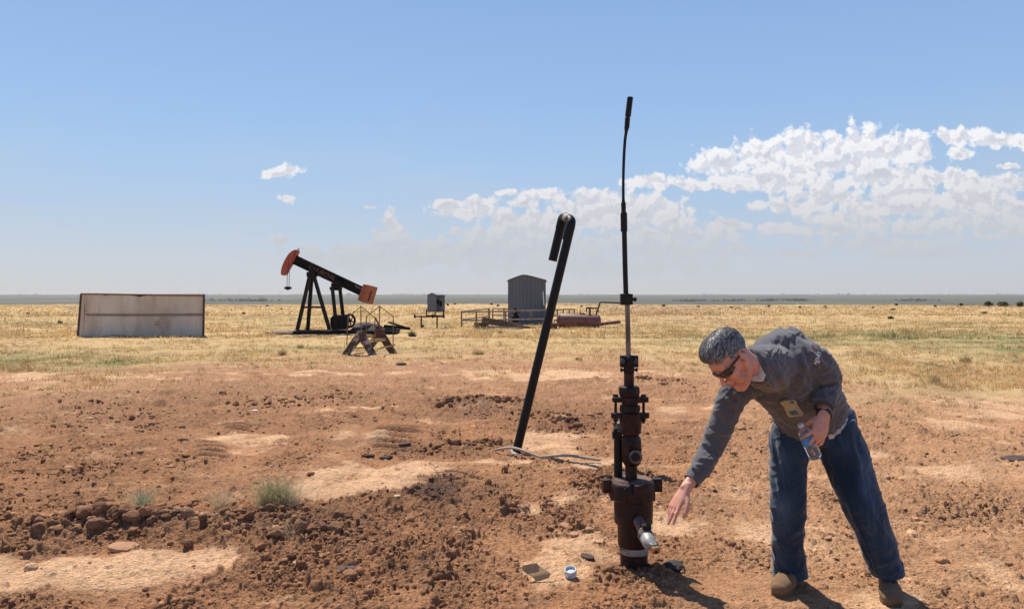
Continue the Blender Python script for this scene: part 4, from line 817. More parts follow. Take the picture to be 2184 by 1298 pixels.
mb = MB(); mb.tube([K(1465, 690, 37.0), K(1600, 658, 38.2)], .07, seg=10); mb.tube([K(1470, 712, 36.6), K(1620, 705, 36.8)], .03, seg=8); tag(mb.build('ground_pipe', M_['pipe_rust'], origin=K(1530, 690, 37.2)), 'dark pipe lying in the grass under the red cylinder tank', 'pipe')

# ------------------------------------------------------------------ the man
def to_np(o):
    me = o.data; v = np.empty(len(me.vertices) * 3, np.float32); me.vertices.foreach_get('co', v); v = v.reshape(-1, 3).astype(float)
    nn = np.empty(len(me.vertices) * 3, np.float32); me.vertex_normals.foreach_get('vector', nn); return v, nn.reshape(-1, 3).astype(float)
def remeshed(name, mb, m, voxel, it, parent=None, origin=None, shape=None, cut=None):
    """one continuous surface from overlapping solids"""
    tmp = mb.build(name + '_tmp', m, smooth=False, fixn=True)
    r = tmp.modifiers.new('r', 'REMESH'); r.mode = 'VOXEL'; r.voxel_size = voxel; r.use_smooth_shade = True
    if it: q = tmp.modifiers.new('s', 'SMOOTH'); q.factor = 0.6; q.iterations = it
    bpy.context.view_layer.update(); dg = bpy.context.evaluated_depsgraph_get()
    me = bpy.data.meshes.new_from_object(tmp.evaluated_get(dg)); bpy.data.objects.remove(tmp); me.name = name
    o = bpy.data.objects.new(name, me); C.objects.link(o)
    if shape:
        v, nn = to_np(o); v = shape(v, nn); me.vertices.foreach_set('co', v.astype(np.float32).ravel()); me.update()
    if cut:
        import bmesh
        bm = bmesh.new(); bm.from_mesh(me)
        for co, no in cut: bmesh.ops.bisect_plane(bm, geom=bm.verts[:] + bm.edges[:] + bm.faces[:], plane_co=co, plane_no=no, clear_outer=True)
        bm.to_mesh(me); bm.free()
    org = world_loc(parent) if parent is not None else Vector(origin or (0, 0, 0))
    v, _ = to_np(o); v -= np.array(org); me.vertices.foreach_set('co', v.astype(np.float32).ravel()); me.update()
    if parent is not None: o.parent = parent
    else: o.location = org
    me.polygons.foreach_set('use_smooth', [True] * len(me.polygons)); me.materials.clear(); me.materials.append(m)
    return o
def proj(v): return v[:, 0] / v[:, 1] * F + 1092, HY + (H - v[:, 2]) / v[:, 1] * F
def nz3(v, f, seed):
    """cheap smooth 3-D noise"""
    return (perlin(v[:, 0] * f + v[:, 2] * f * .37, v[:, 1] * f - v[:, 2] * f * .61, seed) + perlin(v[:, 2] * f, v[:, 0] * f * .8 + v[:, 1] * f * .5, seed + 3)) * .5
def folds(lines):
    """raised creases: (x0,y0,x1,y1,width px,height m) where they show in the cloth"""
    def fn(v, nn):
        U, V = proj(v); wob = nz3(v, 14, 3) * 7; dv = v - np.array([0, 0, H]); face = np.clip(-(nn * dv).sum(1) / np.linalg.norm(dv, axis=1) * 2.2, 0, 1); acc = np.zeros(len(v))
        for (x0, y0, x1, y1, w, a) in lines:
            dx, dy = x1 - x0, y1 - y0; L2 = dx * dx + dy * dy; t = np.clip(((U - x0) * dx + (V - y0) * dy) / L2, 0, 1)
            s = ((U - x0) * dy - (V - y0) * dx) / math.sqrt(L2) + wob * .6; e = np.hypot(U - x0 - t * dx, V - y0 - t * dy) - np.abs(s - wob * .6)
            fall = np.exp(-(np.clip(e, 0, None) / w) ** 2) * np.clip(np.minimum(t, 1 - t) * 5 + .15, 0, 1)
            acc += 2.0 * a * fall * (np.exp(-(s / w) ** 2) - .55 * np.exp(-((s - 1.6 * w) / w) ** 2))
        return v + nn * (acc * face + nz3(v, 7, 8) * .005 + nz3(v, 22, 9) * .0016)[:, None]
    return fn

def skin_mat():
    m = mat('skin', (0.70, 0.35, 0.25), (0.60, 0.265, 0.18), rough=0.48, scale=9, bump=.12, bscale=260, spec=.4, attr='tint', bdist=.002)
    b = m.node_tree.nodes['Principled BSDF']; b.inputs['Subsurface Weight'].default_value = .12; b.inputs['Subsurface Radius'].default_value = (.012, .004, .002); return m
M_['skin'] = skin_mat()
def cloth(name, c1, c2, scale, weave, rough=.92, stretch=(1, 1, 1)):
    m = mat(name, c1, c2, rough=rough, scale=scale, bump=.35, bscale=weave, stretch=stretch, spec=.12, bdist=.002, attr='tint' if 'denim' in name else None)
    m.node_tree.nodes['Principled BSDF'].inputs['Sheen Weight'].default_value = .3; return m
M_['shirt'] = cloth('charcoal_knit', (0.116, 0.114, 0.124), (0.084, 0.082, 0.090), 90, 420)
M_['denim'] = cloth('blue_denim', (0.012, 0.025, 0.048), (0.023, 0.044, 0.076), 5, 330, stretch=(1, 1, .4))
M_['seam'] = mat('denim_seam', (0.05, 0.07, 0.10), (0.02, 0.035, 0.06), rough=.9, scale=60)
M_['boot'] = mat('tan_suede', (0.25, 0.155, 0.088), (0.19, 0.115, 0.066), rough=.95, scale=18, bump=.3, bscale=160, spec=.1)
M_['bootlace'] = mat('dark_lace', (0.03, 0.022, 0.018), rough=.9)
M_['sole'] = mat('boot_sole', (0.10, 0.06, 0.038), (0.17, 0.10, 0.06), rough=.95, scale=30)
M_['glass'] = mat('dark_lens', (0.012, 0.012, 0.012), rough=.08, coat=.5)
M_['frame'] = mat('sunglass_frame', (0.015, 0.012, 0.012), rough=.3)
M_['white'] = cloth('white_cotton', (0.62, 0.56, 0.52), (0.55, 0.50, 0.46), 20, 500)
M_['band'] = mat('black_rubber', (0.012, 0.012, 0.013), rough=.55)
M_['gold'] = mat('ring_metal', (0.9, 0.75, 0.55), rough=.2, metal=1)

# head frame: left, forward, up
HC = P(1561, 765, 3.58)
hF = Vector((-0.567, -0.301, -0.761)).normalized(); hU = Vector((-0.769, -0.137, 0.629)); hU = (hU - hF * hU.dot(hF)).normalized(); hL = -(hF.cross(hU)).normalized()
if hL.y > 0: hL = -hL
hs = 1.045
def Hd(l, f, u): return HC + (hL * l + hF * f + hU * u) * hs
hax = (hL, hF, hU)
head = MB()
def he(l, f, u, a, b, c, seg=24, ring=16): head.ell(Hd(l, f, u), (a * hs, b * hs, c * hs), hax, seg, ring)
he(0, -.014, .045, .077, .097, .082, 32, 20); he(0, .028, .005, .066, .066, .085, 28, 18); he(0, .035, -.05, .052, .052, .062)
for s_ in (-1, 1):
    head.tube([Hd(s_ * .062, .000, -.030), Hd(s_ * .056, .012, -.065), Hd(s_ * .036, .055, -.096), Hd(s_ * .012, .078, -.106)], [.017, .019, .019, .019], seg=12, smooth=3, dome=True)
    he(s_ * .040, .058, -.022, .024, .028, .024); he(s_ * .030, .080, .030, .024, .014, .010)
    he(s_ * .0125, .101, -.036, .0085, .011, .008, 12, 8); he(s_ * .031, .078, .008, .014, .012, .011, 12, 8); he(s_ * .034, .062, -.062, .022, .022, .024)
    # ears
    c_ = Hd(s_ * .079, -.012, -.004); pts = []
    for t in np.linspace(-.35, 4.6, 15): pts.append(Hd(s_ * (.086 + .006 * math.cos(t * .5)), -.014 - .019 * math.cos(t) * (1 if t < 3.5 else .7), -.002 + .033 * math.sin(t)))
    head.tube(pts, [.0045] * 15, seg=8, dome=True); he(s_ * .080, -.010, -.004, .005, .014, .026, 14, 10); he(s_ * .080, -.003, -.030, .005, .008, .009, 10, 8); he(s_ * .079, .003, -.004, .004, .004, .008, 10, 8)
head.tube([Hd(0, .086, .028), Hd(0, .097, .010), Hd(0, .109, -.012), Hd(0, .119, -.027)], [.008, .0085, .010, .0125], seg=14, smooth=4, dome=True)
he(0, .090, -.053, .020, .010, .012); he(0, .096, -.0605, .024, .0075, .0042); he(0, .094, -.0705, .020, .0080, .0052); he(0, .084, -.088, .018, .016, .012); he(0, .080, -.103, .019, .015, .013)
head.tube([Hd(-.045, .070, .045), Hd(0, .083, .040), Hd(.045, .070, .045)], [.014] * 3, seg=12, smooth=3, dome=True)
NB = P(1634, 783, 3.71)                       # base of the neck
head.tube([Hd(0, -.030, -.02), Hd(0, -.030, -.075), Hd(0, -.030, -.075).lerp(NB, .5) + Vector((0, 0, .0)), NB + Vector((.02, .02, 0))], [(.056, .058), (.055, .059), (.058, .062), (.060, .062)], seg=24, smooth=4)
# arms (skin shows below the cuffs)
Pl = MB
def arm(pts, rad): head.tube(pts, rad, seg=18, smooth=4, dome=True)
RS, RE, RW = P(1568, 828, 3.82), P(1519, 962, 3.86), P(1462, 1042, 3.74)
LS, LE, LW = P(1728, 778, 3.80), P(1764, 826, 3.98), P(1757, 886, 3.745)
arm([RS, RS.lerp(RE, .5), RE, RE.lerp(RW, .45), RE.lerp(RW, .8), RW], [.036, .038, .036, .036, (.029, .026), (.029, .022)])
arm([LS + Vector((0, .05, 0)), LS.lerp(LE, .5) + Vector((0, .03, 0)), LE, LE.lerp(LW, .45), LE.lerp(LW, .8), LW], [.034, .036, .036, .036, (.032, .027), (.031, .024)])
def hand(W, D, Nn, S, spec, thumb, sc=1.0):
    """W wrist, D towards the fingers, Nn out of the back of the hand, S thumb side; spec: per finger (side offset, length, [curl degrees x3], splay degrees)"""
    D = D.normalized(); Nn = (Nn - D * Nn.dot(D)).normalized(); Sx = D.cross(Nn); 
    if Sx.dot(S) < 0: Sx = -Sx
    def q(d, s, n): return W + (D * d + Sx * s + Nn * n) * sc
    head.tube([q(-.02, 0, 0), q(.02, .0, 0), q(.055, -.001, .001), q(.088, -.001, .001)], [(.027 * sc, .020 * sc), (.033 * sc, .018 * sc), (.039 * sc, .0155 * sc), (.038 * sc, .012 * sc)], seg=20, ref=Sx, smooth=3, dome=True)
    head.tube([q(.012, .012, -.006), q(.045, .030, -.008)], [.017 * sc, .013 * sc], seg=12, dome=True)
    for (so, ln, curls, splay) in spec:
        p = q(.086, so, .0); fwd = D * math.cos(R(splay)) + Sx * math.sin(R(splay)); pts = [p - fwd * .012 * sc, p]; n = Nn.copy(); acc = 0
        for cdeg, fr_ in zip(curls, (.45, .30, .25)):
            acc += cdeg; d_ = fwd * math.cos(R(acc)) - n * math.sin(R(acc)); 
            p = p + d_ * ln * fr_ * .55 * sc; pts.append(p.copy()); p = p + d_ * ln * fr_ * .45 * sc; pts.append(p.copy())
        rr_ = [.0104, .0104, .0090, .0098, .0083, .0088, .0076, .0064][:len(pts)]; head.tube(pts, [r * sc * (.9 if ln < .07 else 1) for r in rr_], seg=12, dome=True)
    t0_, t1, t2, t3 = thumb; head.tube([q(*t0_), q(*t1), q(*t2), q(*t3)], [.0145 * sc, .0120 * sc, .0112 * sc, .0088 * sc], seg=12, smooth=2, dome=True)
    return q
rD = (P(1432, 1092, 3.70) - RW); rN = Vector((-.85, -.42, .25)); rS = Vector((.6, -.8, -.1))
hand(RW, rD, rN, rS, [(.028, .082, (0, 8, 4), 9), (.010, .090, (2, 6, 4), 0), (-.010, .082, (10, 10, 6), -1), (-.028, .064, (20, 12, 8), -3)], ((.030, .022, -.006), (.055, .046, -.012), (.085, .056, -.020), (.114, .056, -.026)), 1.08)
lD = (P(1742, 938, 3.70) - LW); lN = Vector((.15, -1, .2)); lS = Vector((-1, 0, 0))
hand(LW, lD, lN, lS, [(.028, .072, (28, 22, 12), 24), (.010, .080, (14, 28, 18), 3), (-.010, .074, (14, 30, 20), -3), (-.028, .058, (18, 28, 16), -8)], ((.025, .024, -.010), (.050, .040, -.030), (.070, .046, -.058), (.090, .040, -.078)), 1.06)
# torso and legs under the clothes, so that the body is one figure
rax = Vector((.934, 0, .356)); 
head.tube([P(1733, 935, 4.22), P(1712, 850, 4.06), P(1665, 795, 3.88), NB], [(.13, .08), (.12, .075), (.12, .065), (.055, .05)], seg=24, ref=rax, smooth=4, dome=True)
head.tube([RS, P(1645, 790, 3.86), LS + Vector((0, .05, 0))], [.035, .05, .035], seg=16, dome=True)
RA, LA = P(1682, 1205, 4.27), P(1896, 1205, 4.17)
RK, LK = P(1681, 1075, 4.17), P(1838, 1068, 4.12); RH, LH = P(1692, 925, 4.21), P(1775, 912, 4.20)
for h_, k_2, a_2 in ((RH, RK, RA), (LH, LK, LA)): head.tube([h_, h_.lerp(k_2, .5), k_2, k_2.lerp(a_2, .5), a_2], [.080, .07, .055, .048, .038], seg=18, smooth=4, dome=True)
feet = P(1790, 1270, 4.15)
porg = Vector((feet.x, 4.15, gh(feet.x, 4.15)))
person = remeshed('person', head, M_['skin'], .0036, 5, origin=porg)
tag(person, 'man in charcoal pullover and jeans bending to reach down beside the iron wellhead', 'person')
def paint_skin():
    v, _ = to_np(person); v = v + np.array(porg); q = v - np.array(HC); l = q @ np.array(hL) / hs; f = q @ np.array(hF) / hs; u = q @ np.array(hU) / hs
    c = np.ones((len(v), 3)); lip = np.exp(-((l / .024) ** 4 + ((u + .0655) / .0085) ** 4)) * (f > .085)
    c = mix(c, (.80, .52, .52), lip); mouth = np.exp(-((l / .023) ** 4 + ((u + .0655) / .0016) ** 2)) * (f > .085); c = mix(c, (.35, .16, .15), mouth)
    beard = smooth(-.035, -.055, u) * smooth(.0, .03, f) * (np.abs(l) < .08) * (u > -.14) * (1 - lip); c = mix(c, (.84, .80, .80), beard * .6)
    scalp = smooth(.028, .05, u + .35 * np.clip(-f, -.05, .1)) * (np.linalg.norm(q, axis=1) < .2) * smooth(.085, .045, f + 0 * u); c = mix(c, (.42, .42, .46), scalp * .8)
    red = np.exp(-(((f - .112) / .02) ** 2 + ((u + .02) / .02) ** 2)) * (np.linalg.norm(q, axis=1) < .2); c = mix(c, (1.1, .85, .8), red)
    set_colors(person.data, c)
paint_skin()

# hair: a close cropped cap with combed strands
hair = MB()
hair.ell(Hd(0, -.014, .052), (.081 * hs, .100 * hs, .087 * hs), hax, 32, 24); hair.ell(Hd(0, .045, .095), (.062 * hs, .045 * hs, .036 * hs), hax); hair.ell(Hd(0, .02, .105), (.062 * hs, .07 * hs, .042 * hs), hax)
def hair_keep(l, f, u):
    fr_line = .070 + .012 * math.cos(l * 30)                                     # forehead line
    if f > .035 and u < fr_line - (f - .035) * .2: return False
    side = .030 if f > .02 else (.012 if f > -.02 else -.038 - (f + .02) * .1)
    return u > side + (.02 if (f < .015 and f > -.03 and abs(l) > .06) else 0)
tmp = remeshed('hair', hair, mat('hair_dark', (.035, .034, .036), (.11, .11, .115), rough=.6, scale=70, stretch=(1, 1, 1), bump=.5, bscale=200), .004, 6, parent=person)
def cut_hair():
    import bmesh
    bm = bmesh.new(); bm.from_mesh(tmp.data); kill = []
    for vtx in bm.verts:
        q = vtx.co + porg - HC; l, f, u = q.dot(hL) / hs, q.dot(hF) / hs, q.dot(hU) / hs
        if not hair_keep(l, f, u): kill.append(vtx)
    bmesh.ops.delete(bm, geom=kill, context='VERTS')
    pts = [(vtx.co + porg, vtx.normal.copy()) for vtx in bm.verts]; bm.to_mesh(tmp.data); bm.free(); return pts
hpts = cut_hair(); random.shuffle(hpts)
st = MB(); cols = []
for (p, n) in hpts[:5200]:
    q = p - HC; l, f, u = q.dot(hL) / hs, q.dot(hF) / hs, q.dot(hU) / hs
    top = min(1, max(0, (u - .045) / .04)); comb = (hF * (.9 * top + .1) - hU * (1 - top) * .9 + hL * (.35 * top + random.uniform(-.25, .25))); comb = (comb - n * comb.dot(n)).normalized()
    ln = .006 + .020 * top * random.uniform(.7, 1.2); w = n.cross(comb) * .0011; a0 = p - n * .001; a1 = p + comb * ln * .5 + n * (.0022 + .004 * top * random.random()); a2 = p + comb * ln + n * (.0010 + .002 * random.random())
    st.add([a0 - w, a0 + w, a1 + w * .8, a1 - w * .8, a2], [(0, 1, 2, 3), (3, 2, 4)])
    grey = random.random() < (.42 + .25 * (1 - top)); g_ = random.uniform(.26, .52) if grey else random.uniform(.05, .14); cols += [(g_, g_ * .98, g_ * .97)] * 5
so = st.build('strands', mat('hair_strands', (.9, .9, .9), (1.1, 1.1, 1.1), rough=.45, attr='tint', scale=50), tmp, smooth=False, fixn=False); so['kind'] = 'stuff'
set_colors(so.data, np.array(cols))
ey = MB()
for s_ in (-1, 1): ey.tube([Hd(s_ * .014, .097, .030), Hd(s_ * .030, .095, .036), Hd(s_ * .048, .080, .034)], [.003, .0034, .002], seg=6, smooth=3)
# sunglasses, wrapping round the brow
fr = MB(); 
def gl(t, u): a = t * 1.15; return Hd(.079 * math.sin(a), .022 + .086 * math.cos(a), u)
sg = fr; fr.tube([gl(t, .021 - .004 * abs(t)) for t in np.linspace(-1, 1, 21)], [.0034] * 21, seg=8)
for s_ in (-1, 1): fr.tube([gl(s_, .018), Hd(s_ * .0785, .03, .017), Hd(s_ * .080, .0, .014), Hd(s_ * .079, -.012, .004)], [(.0062, .0022), (.0058, .002), (.004, .0018), (.003, .0015)], seg=8, ref=hU)
sun_g = fr.build('sunglasses', M_['frame'], person)
for s_ in (-1, 1):
    lens = MB(); nu, nv = 12, 6; vs = []; fs = []
    for i in range(nu + 1):
        t = .10 + .90 * i / nu; hgt_ = .034 * (1 - .55 * max(0, (t - .45) / .55) ** 1.6) * (1 - .35 * max(0, (.3 - t) / .3) ** 2)
        for k in range(nv + 1):
            vv = k / nv; p = gl(s_ * t, .020 - hgt_ * vv - .003 * abs(t)) ; p = p - hF * (.010 * vv * vv) + hF * .002; vs.append(p)
    for i in range(nu):
        for k in range(nv): a = i * (nv + 1) + k; fs.append((a, a + nv + 1, a + nv + 2, a + 1))
    lens.add(vs, fs); n_ = len(vs); lens.add([p - hF * .002 for p in vs], [f[::-1] for f in fs]); lens.build('lens', M_['glass'], sun_g, fixn=False)

# pullover
sh = MB()
tor = [(1733, 894, 4.20, .203, .142), (1722, 862, 4.12, .190, .140), (1700, 828, 4.01, .190, .145), (1676, 800, 3.92, .198, .140), (1657, 786, 3.85, .190, .125), (1644, 784, 3.78, .125, .105), (1634, 782, 3.725, .088, .084)]
tops = [P(a, b, c) for a, b, c, d, e in tor]
sh.tube(tops, [(d, e) for a, b, c, d, e in tor], seg=40, ref=rax, smooth=5)
backv = Vector((-.242, .733, .635)).normalized()
sh.tube([P(1601, 779, 3.60), P(1622, 781, 3.665), P(1650, 784, 3.78)], [(.072, .084), (.094, .104), (.12, .115)], seg=32, ref=rax, smooth=3)
sh.tube([P(1613, 768, 3.73), P(1640, 758, 3.82), P(1680, 752, 3.92)], [.060, .098, .130], seg=24, smooth=3, dome=True)
sh.ell(P(1680, 763, 3.93), (.165, .18, .130), (rax, Vector((-.57, -.635, .516)).normalized(), backv), 28, 18)
sh.tube([P(1583, 822, 3.85), P(1562, 848, 3.84), P(1545, 888, 3.85), P(1521, 950, 3.87), P(1503, 985, 3.83), P(1491, 1006, 3.80)], [.078, .074, .066, .059, .053, .048], seg=28, smooth=4, dome=False)
sh.ell(P(1592, 815, 3.85), (.085, .085, .085)); 
sh.tube([P(1493, 1000, 3.80), P(1485, 1014, 3.787), P(1477, 1022, 3.775)], [.048, .044, .041], seg=28)
sh.ell(P(1716, 768, 3.86), (.105, .10, .095)); sh.ell(P(1690, 765, 3.86), (.12, .12, .115))
sh.tube([P(1712, 764, 3.85), P(1738, 780, 3.88), P(1757, 804, 3.94), P(1762, 824, 3.95), P(1760, 842, 3.86), P(1756.5, 864, 3.79)], [.098, .096, .086, .074, .060, .047], seg=28, smooth=4)
shirt_f = [(1690,852,1632,806,9,.006),(1690,850,1660,790,8,.007),(1694,848,1712,790,9,.007),(1698,852,1736,812,9,.005),(1684,858,1622,846,8,.004),(1680,866,1612,872,7,.003),(1700,862,1742,850,8,.004),(1700,880,1770,875,9,.003),
           (1590,800,1660,815,8,.003),(1602,860,1560,835,7,.005),(1590,878,1545,846,7,.006),(1568,905,1522,870,7,.005),(1560,925,1512,925,6,.005),(1548,962,1496,945,6,.005),(1536,985,1487,978,6,.006),(1528,992,1480,992,4,.005),(1518,1012,1472,996,4,.005),
           (1700,745,1722,800,8,.007),(1708,800,1722,835,7,.007),(1740,815,1788,802,5,.006),(1738,838,1786,822,4,.006),(1736,850,1784,846,4,.005),
           (1640,722,1700,714,8,.003),(1720,745,1775,790,7,.005),(1755,740,1780,780,6,.004),(1780,800,1796,850,7,.006),(1790,830,1770,885,6,.005)]
def wrinkles(lines, layers, k=1.0):
    f0 = folds(lines)
    def fn(v, nn):
        v2 = f0(v, nn); U, V = proj(v); acc = np.zeros(len(v))
        for (ang, across, along, amp, sd) in layers:
            c, s_ = math.cos(R(ang)), math.sin(R(ang)); a = (U * c + V * s_) / along + v[:, 1] * 3; b = (-U * s_ + V * c) / across + v[:, 1] * 5; wv = perlin(a, b, sd) * 1.0 + .5 * perlin(a * 2, b * 2, sd + 5); m = np.clip(perlin(U / 55, V / 55, sd + 9) + .55, 0, 1)
            acc += amp * m * ((1 - np.abs(wv)) ** 3 - .35)
        return v2 + nn * (acc * k)[:, None]
    return fn
shirt = remeshed('pullover', sh, M_['shirt'], .0055, 22, parent=person, shape=wrinkles(shirt_f, [(62, 20, 80, .010, 71), (-40, 17, 65, .008, 72), (20, 12, 50, .004, 73)]))
dgu = lambda: bpy.context.view_layer.update()
def bvh_of(o):
    v, _ = to_np(o); org = np.array(world_loc(o)); me = o.data
    return BVHTree.FromPolygons([tuple(q) for q in (v + org)], [tuple(p.vertices) for p in me.polygons])
bs = bvh_of(shirt)
def hit(px, py, tree=bs, off=.002):
    o_ = Vector((0, 0, H)); d_ = (P(px, py, 4) - o_).normalized(); r_ = tree.ray_cast(o_, d_)
    if r_[0] is None: return None
    n = r_[1]; n = n if n.dot(d_) < 0 else -n
    return r_[0] + n * off, n
def patch(name, poly, m, tree, off, parent, step=2.0):
    """a thin cloth piece lying on the surface below"""
    xs = [p[0] for p in poly]; ys = [p[1] for p in poly]
    def inside(x, y):
        c = False; n = len(poly)
        for i in range(n):
            (x1, y1), (x2, y2) = poly[i], poly[(i + 1) % n]
            if (y1 > y) != (y2 > y) and x < (x2 - x1) * (y - y1) / (y2 - y1) + x1: c = not c
        return c
    idx = {}; mb = MB(); vs = []; fs = []
    gx_ = np.arange(min(xs), max(xs) + step, step); gy_ = np.arange(min(ys), max(ys) + step, step)
    for i, x in enumerate(gx_):
        for j, y in enumerate(gy_):
            r_ = hit(x, y, tree, off)
            if r_ is not None and inside(x, y): idx[(i, j)] = len(vs); vs.append(r_[0])
    for (i, j) in list(idx):
        q4 = [(i, j), (i + 1, j), (i + 1, j + 1), (i, j + 1)]
        if all(k in idx for k in q4): fs.append(tuple(idx[k] for k in q4))
    mb.add(vs, fs); n = len(vs); o_ = Vector((0, 0, H)); mb.add([v + (v - o_).normalized() * .003 for v in vs], [f[::-1] for f in fs]); return mb.build(name, m, parent, fixn=False)
neckv = [(1580, 800), (1594, 795), (1604, 784), (1608, 770), (1602, 756), (1618, 768), (1626, 782), (1633, 799), (1627, 813), (1606, 812), (1588, 807)]
patch('undershirt', neckv, M_['white'], bs, .004, person, 1.0)
rib = [(1583, 806), (1594, 809), (1607, 814), (1627.5, 815.5), (1634.5, 800), (1628, 781), (1620, 766), (1611, 754), (1601, 745)]
hp = [hit(a, b, bs, .002) for a, b in rib]; hp = [h_[0] for h_ in hp if h_]
mb = MB(); mb.tube(hp, [.0045] * len(hp), seg=8, smooth=3); mb.build('neck_rib', M_['shirt'], shirt)
cm = MB(); c0, c1 = P(1484, 1015, 3.787), P(1474.5, 1026, 3.77); cm.tube([c0, c1], [(.042), (.040)], seg=30, cap=False); cm.tube([c1, c0], [.0375, .0395], seg=30, cap=False); cm.build('cuff', M_['shirt'], shirt, fixn=False)
cm = MB(); c0, c1 = P(1757, 858, 3.805), P(1756, 868, 3.785); cm.tube([c0, c1], [.0485, .0465], seg=30, cap=False); cm.tube([c1, c0], [.044, .046], seg=30, cap=False); cm.build('cuff', M_['shirt'], shirt, fixn=False)
M_['print'] = mat('white_print', (.75, .75, .76), rough=.8); M_['redprint'] = mat('red_print', (.45, .03, .06), rough=.8)
def on_shirt(px0, py0, ax, sc):
    ux, uy = ax
    def f(x, y):
        px = px0 + (ux * x + uy * y) * sc; py = py0 - (uy * x - ux * y) * sc * 1.0
        h_ = hit(px, py - 0, bs, .0018); return h_[0] if h_ else P(px, py, 3.78)
    return f
def sleeve_text(name, body, px0, py0, ang, size, m):
    ca, sa = math.cos(R(ang)), math.sin(R(ang))
    def f(x, y):
        px = px0 + x * ca - y * sa * 1.0; py = py0 - x * sa - y * ca; h_ = hit(px, py, bs, .0018); return h_[0] if h_ else P(px, py, 3.78)
    return text_mesh(name, body, size, m, shirt, f, bold=.25, fine=1)
sleeve_text('lettering', 'ARIAT', 1741, 778, 68, 10.5, M_['print']); sleeve_text('lettering', 'FR', 1747, 775, 68, 6, M_['print']); sleeve_text('emblem', '*', 1744.5, 748.5, 68, 14, M_['redprint'])
mb = MB(); h0 = hit(1565, 847, bs, .003)[0]; mb.box(h0, (.006, .003, .009)); mb.build('chest_tab', M_['redprint'], shirt)

# jeans
je = MB()
je.tube([P(1728, 872, 4.17), P(1731, 893, 4.20), P(1733, 920, 4.22), P(1736, 946, 4.22)], [(.165, .115), (.182, .130), (.190, .140), (.160, .125)], seg=40, ref=rax, smooth=4, dome=False)
je.tube([P(1702, 893, 4.20), P(1689, 918, 4.21), P(1683, 958, 4.20), P(1681, 1010, 4.18), P(1681, 1075, 4.16), P(1680, 1150, 4.22), P(1683, 1196, 4.255), P(1684, 1210, 4.26)], [.085, .104, .103, .097, .090, .084, .089, .092], seg=30, smooth=5)
je.tube([P(1778, 905, 4.20), P(1796, 958, 4.18), P(1816, 1010, 4.14), P(1838, 1068, 4.10), P(1870, 1150, 4.11), P(1884, 1194, 4.14), P(1889, 1206, 4.15)], [.115, .126, .116, .105, .089, .083, .084], seg=30, smooth=5)
je.ell(P(1786, 900, 4.28), (.10, .12, .11)); je.ell(P(1700, 915, 4.30), (.10, .11, .10))
jf = [(1655,945,1718,985,9,.0025),(1652,1000,1708,975,8,.0015),(1650,1062,1700,1090,9,.0025),(1652,1110,1712,1080,9,.0025),(1652,1150,1712,1185,8,.0025),(1650,1196,1712,1172,7,.0025),(1662,930,1674,1060,10,.0015),
      (1762,950,1850,985,9,.0025),(1790,1010,1868,1045,10,.0025),(1820,1095,1890,1070,9,.0025),(1845,1150,1900,1175,8,.0025),(1862,1205,1916,1188,6,.0025),(1800,925,1850,1040,11,.0025),(1850,1070,1890,1150,9,.0025)]
jeans = remeshed('jeans', je, M_['denim'], .006, 6, parent=person, shape=wrinkles(jf, [(70, 26, 140, .014, 81), (-38, 28, 90, .007, 83)]))
def fade_denim():
    v, _ = to_np(jeans); v = v + np.array(porg); U, V = proj(v); n = .5 + .6 * nz3(v, 9, 5) + .4 * nz3(v * [1, 1, .3], 60, 6); f = sum(a * np.exp(-(((U - u) / ru) ** 2 + ((V - w) / rw) ** 2)) for u, w, ru, rw, a in ((1668, 1075, 22, 60, .9), (1664, 985, 18, 50, .5), (1850, 1010, 18, 70, .9), (1862, 1100, 16, 60, .8), (1800, 950, 40, 30, .35), (1690, 960, 26, 30, .3), (1895, 1165, 12, 25, .5), (1812, 880, 16, 30, .6), (1670, 1190, 12, 20, .4)))
    set_colors(jeans.data, 1 + (3.4 * np.clip(f * n, 0, 1))[:, None] * np.array([1.25, 1.0, .8])[None])
fade_denim()
bj = bvh_of(jeans)
def line_on(name, pts, r, m, parent, tree, off=.001, sm=4):
    a = catmull(np.array(pts, float), sm); hp = [hit(p[0], p[1], tree, off) for p in a]; hp = [h_[0] for h_ in hp if h_]
    if len(hp) > 3: mb = MB(); mb.tube(hp, [r] * len(hp), seg=6); return mb.build(name, m, parent)
line_on('seam', [(1728, 945), (1722, 980), (1716, 1030), (1711, 1080), (1710, 1130), (1711, 1180), (1713, 1210)], .0022, M_['seam'], jeans, bj)
line_on('seam', [(1757, 955), (1775, 1000), (1797, 1050), (1818, 1095), (1840, 1150), (1855, 1190), (1864, 1215)], .0022, M_['seam'], jeans, bj)
line_on('pocket_seam', [(1775, 878), (1785, 886), (1800, 878), (1808, 868)], .002, M_['seam'], jeans, bj)
line_on('pocket_seam', [(1652, 915), (1662, 925), (1680, 922)], .002, M_['seam'], jeans, bj)
for nm, c, d_, ra in (('hem', P(1684, 1213, 4.262), P(1685, 1226, 4.262), .092), ('hem', P(1891, 1208, 4.153), P(1892.5, 1221, 4.158), .084)):
    mb = MB(); mb.tube([c - Vector((0, 0, -.025)), d_], [ra - .003, ra + .003], seg=36, cap=False); mb.tube([d_, c - Vector((0, 0, -.025))], [ra - .001, ra - .007], seg=36, cap=False); mb.tube([d_ + (c - d_) * .9 + Vector((math.cos(t) * 0, 0, 0)) for t in (0, 1e-3)] if False else [c, c.lerp(d_, .12)], [ra + .0022] * 2, seg=36, cap=False); mb.build(nm, M_['denim'], jeans, fixn=False, tint=(1.5, 1.4, 1.3))
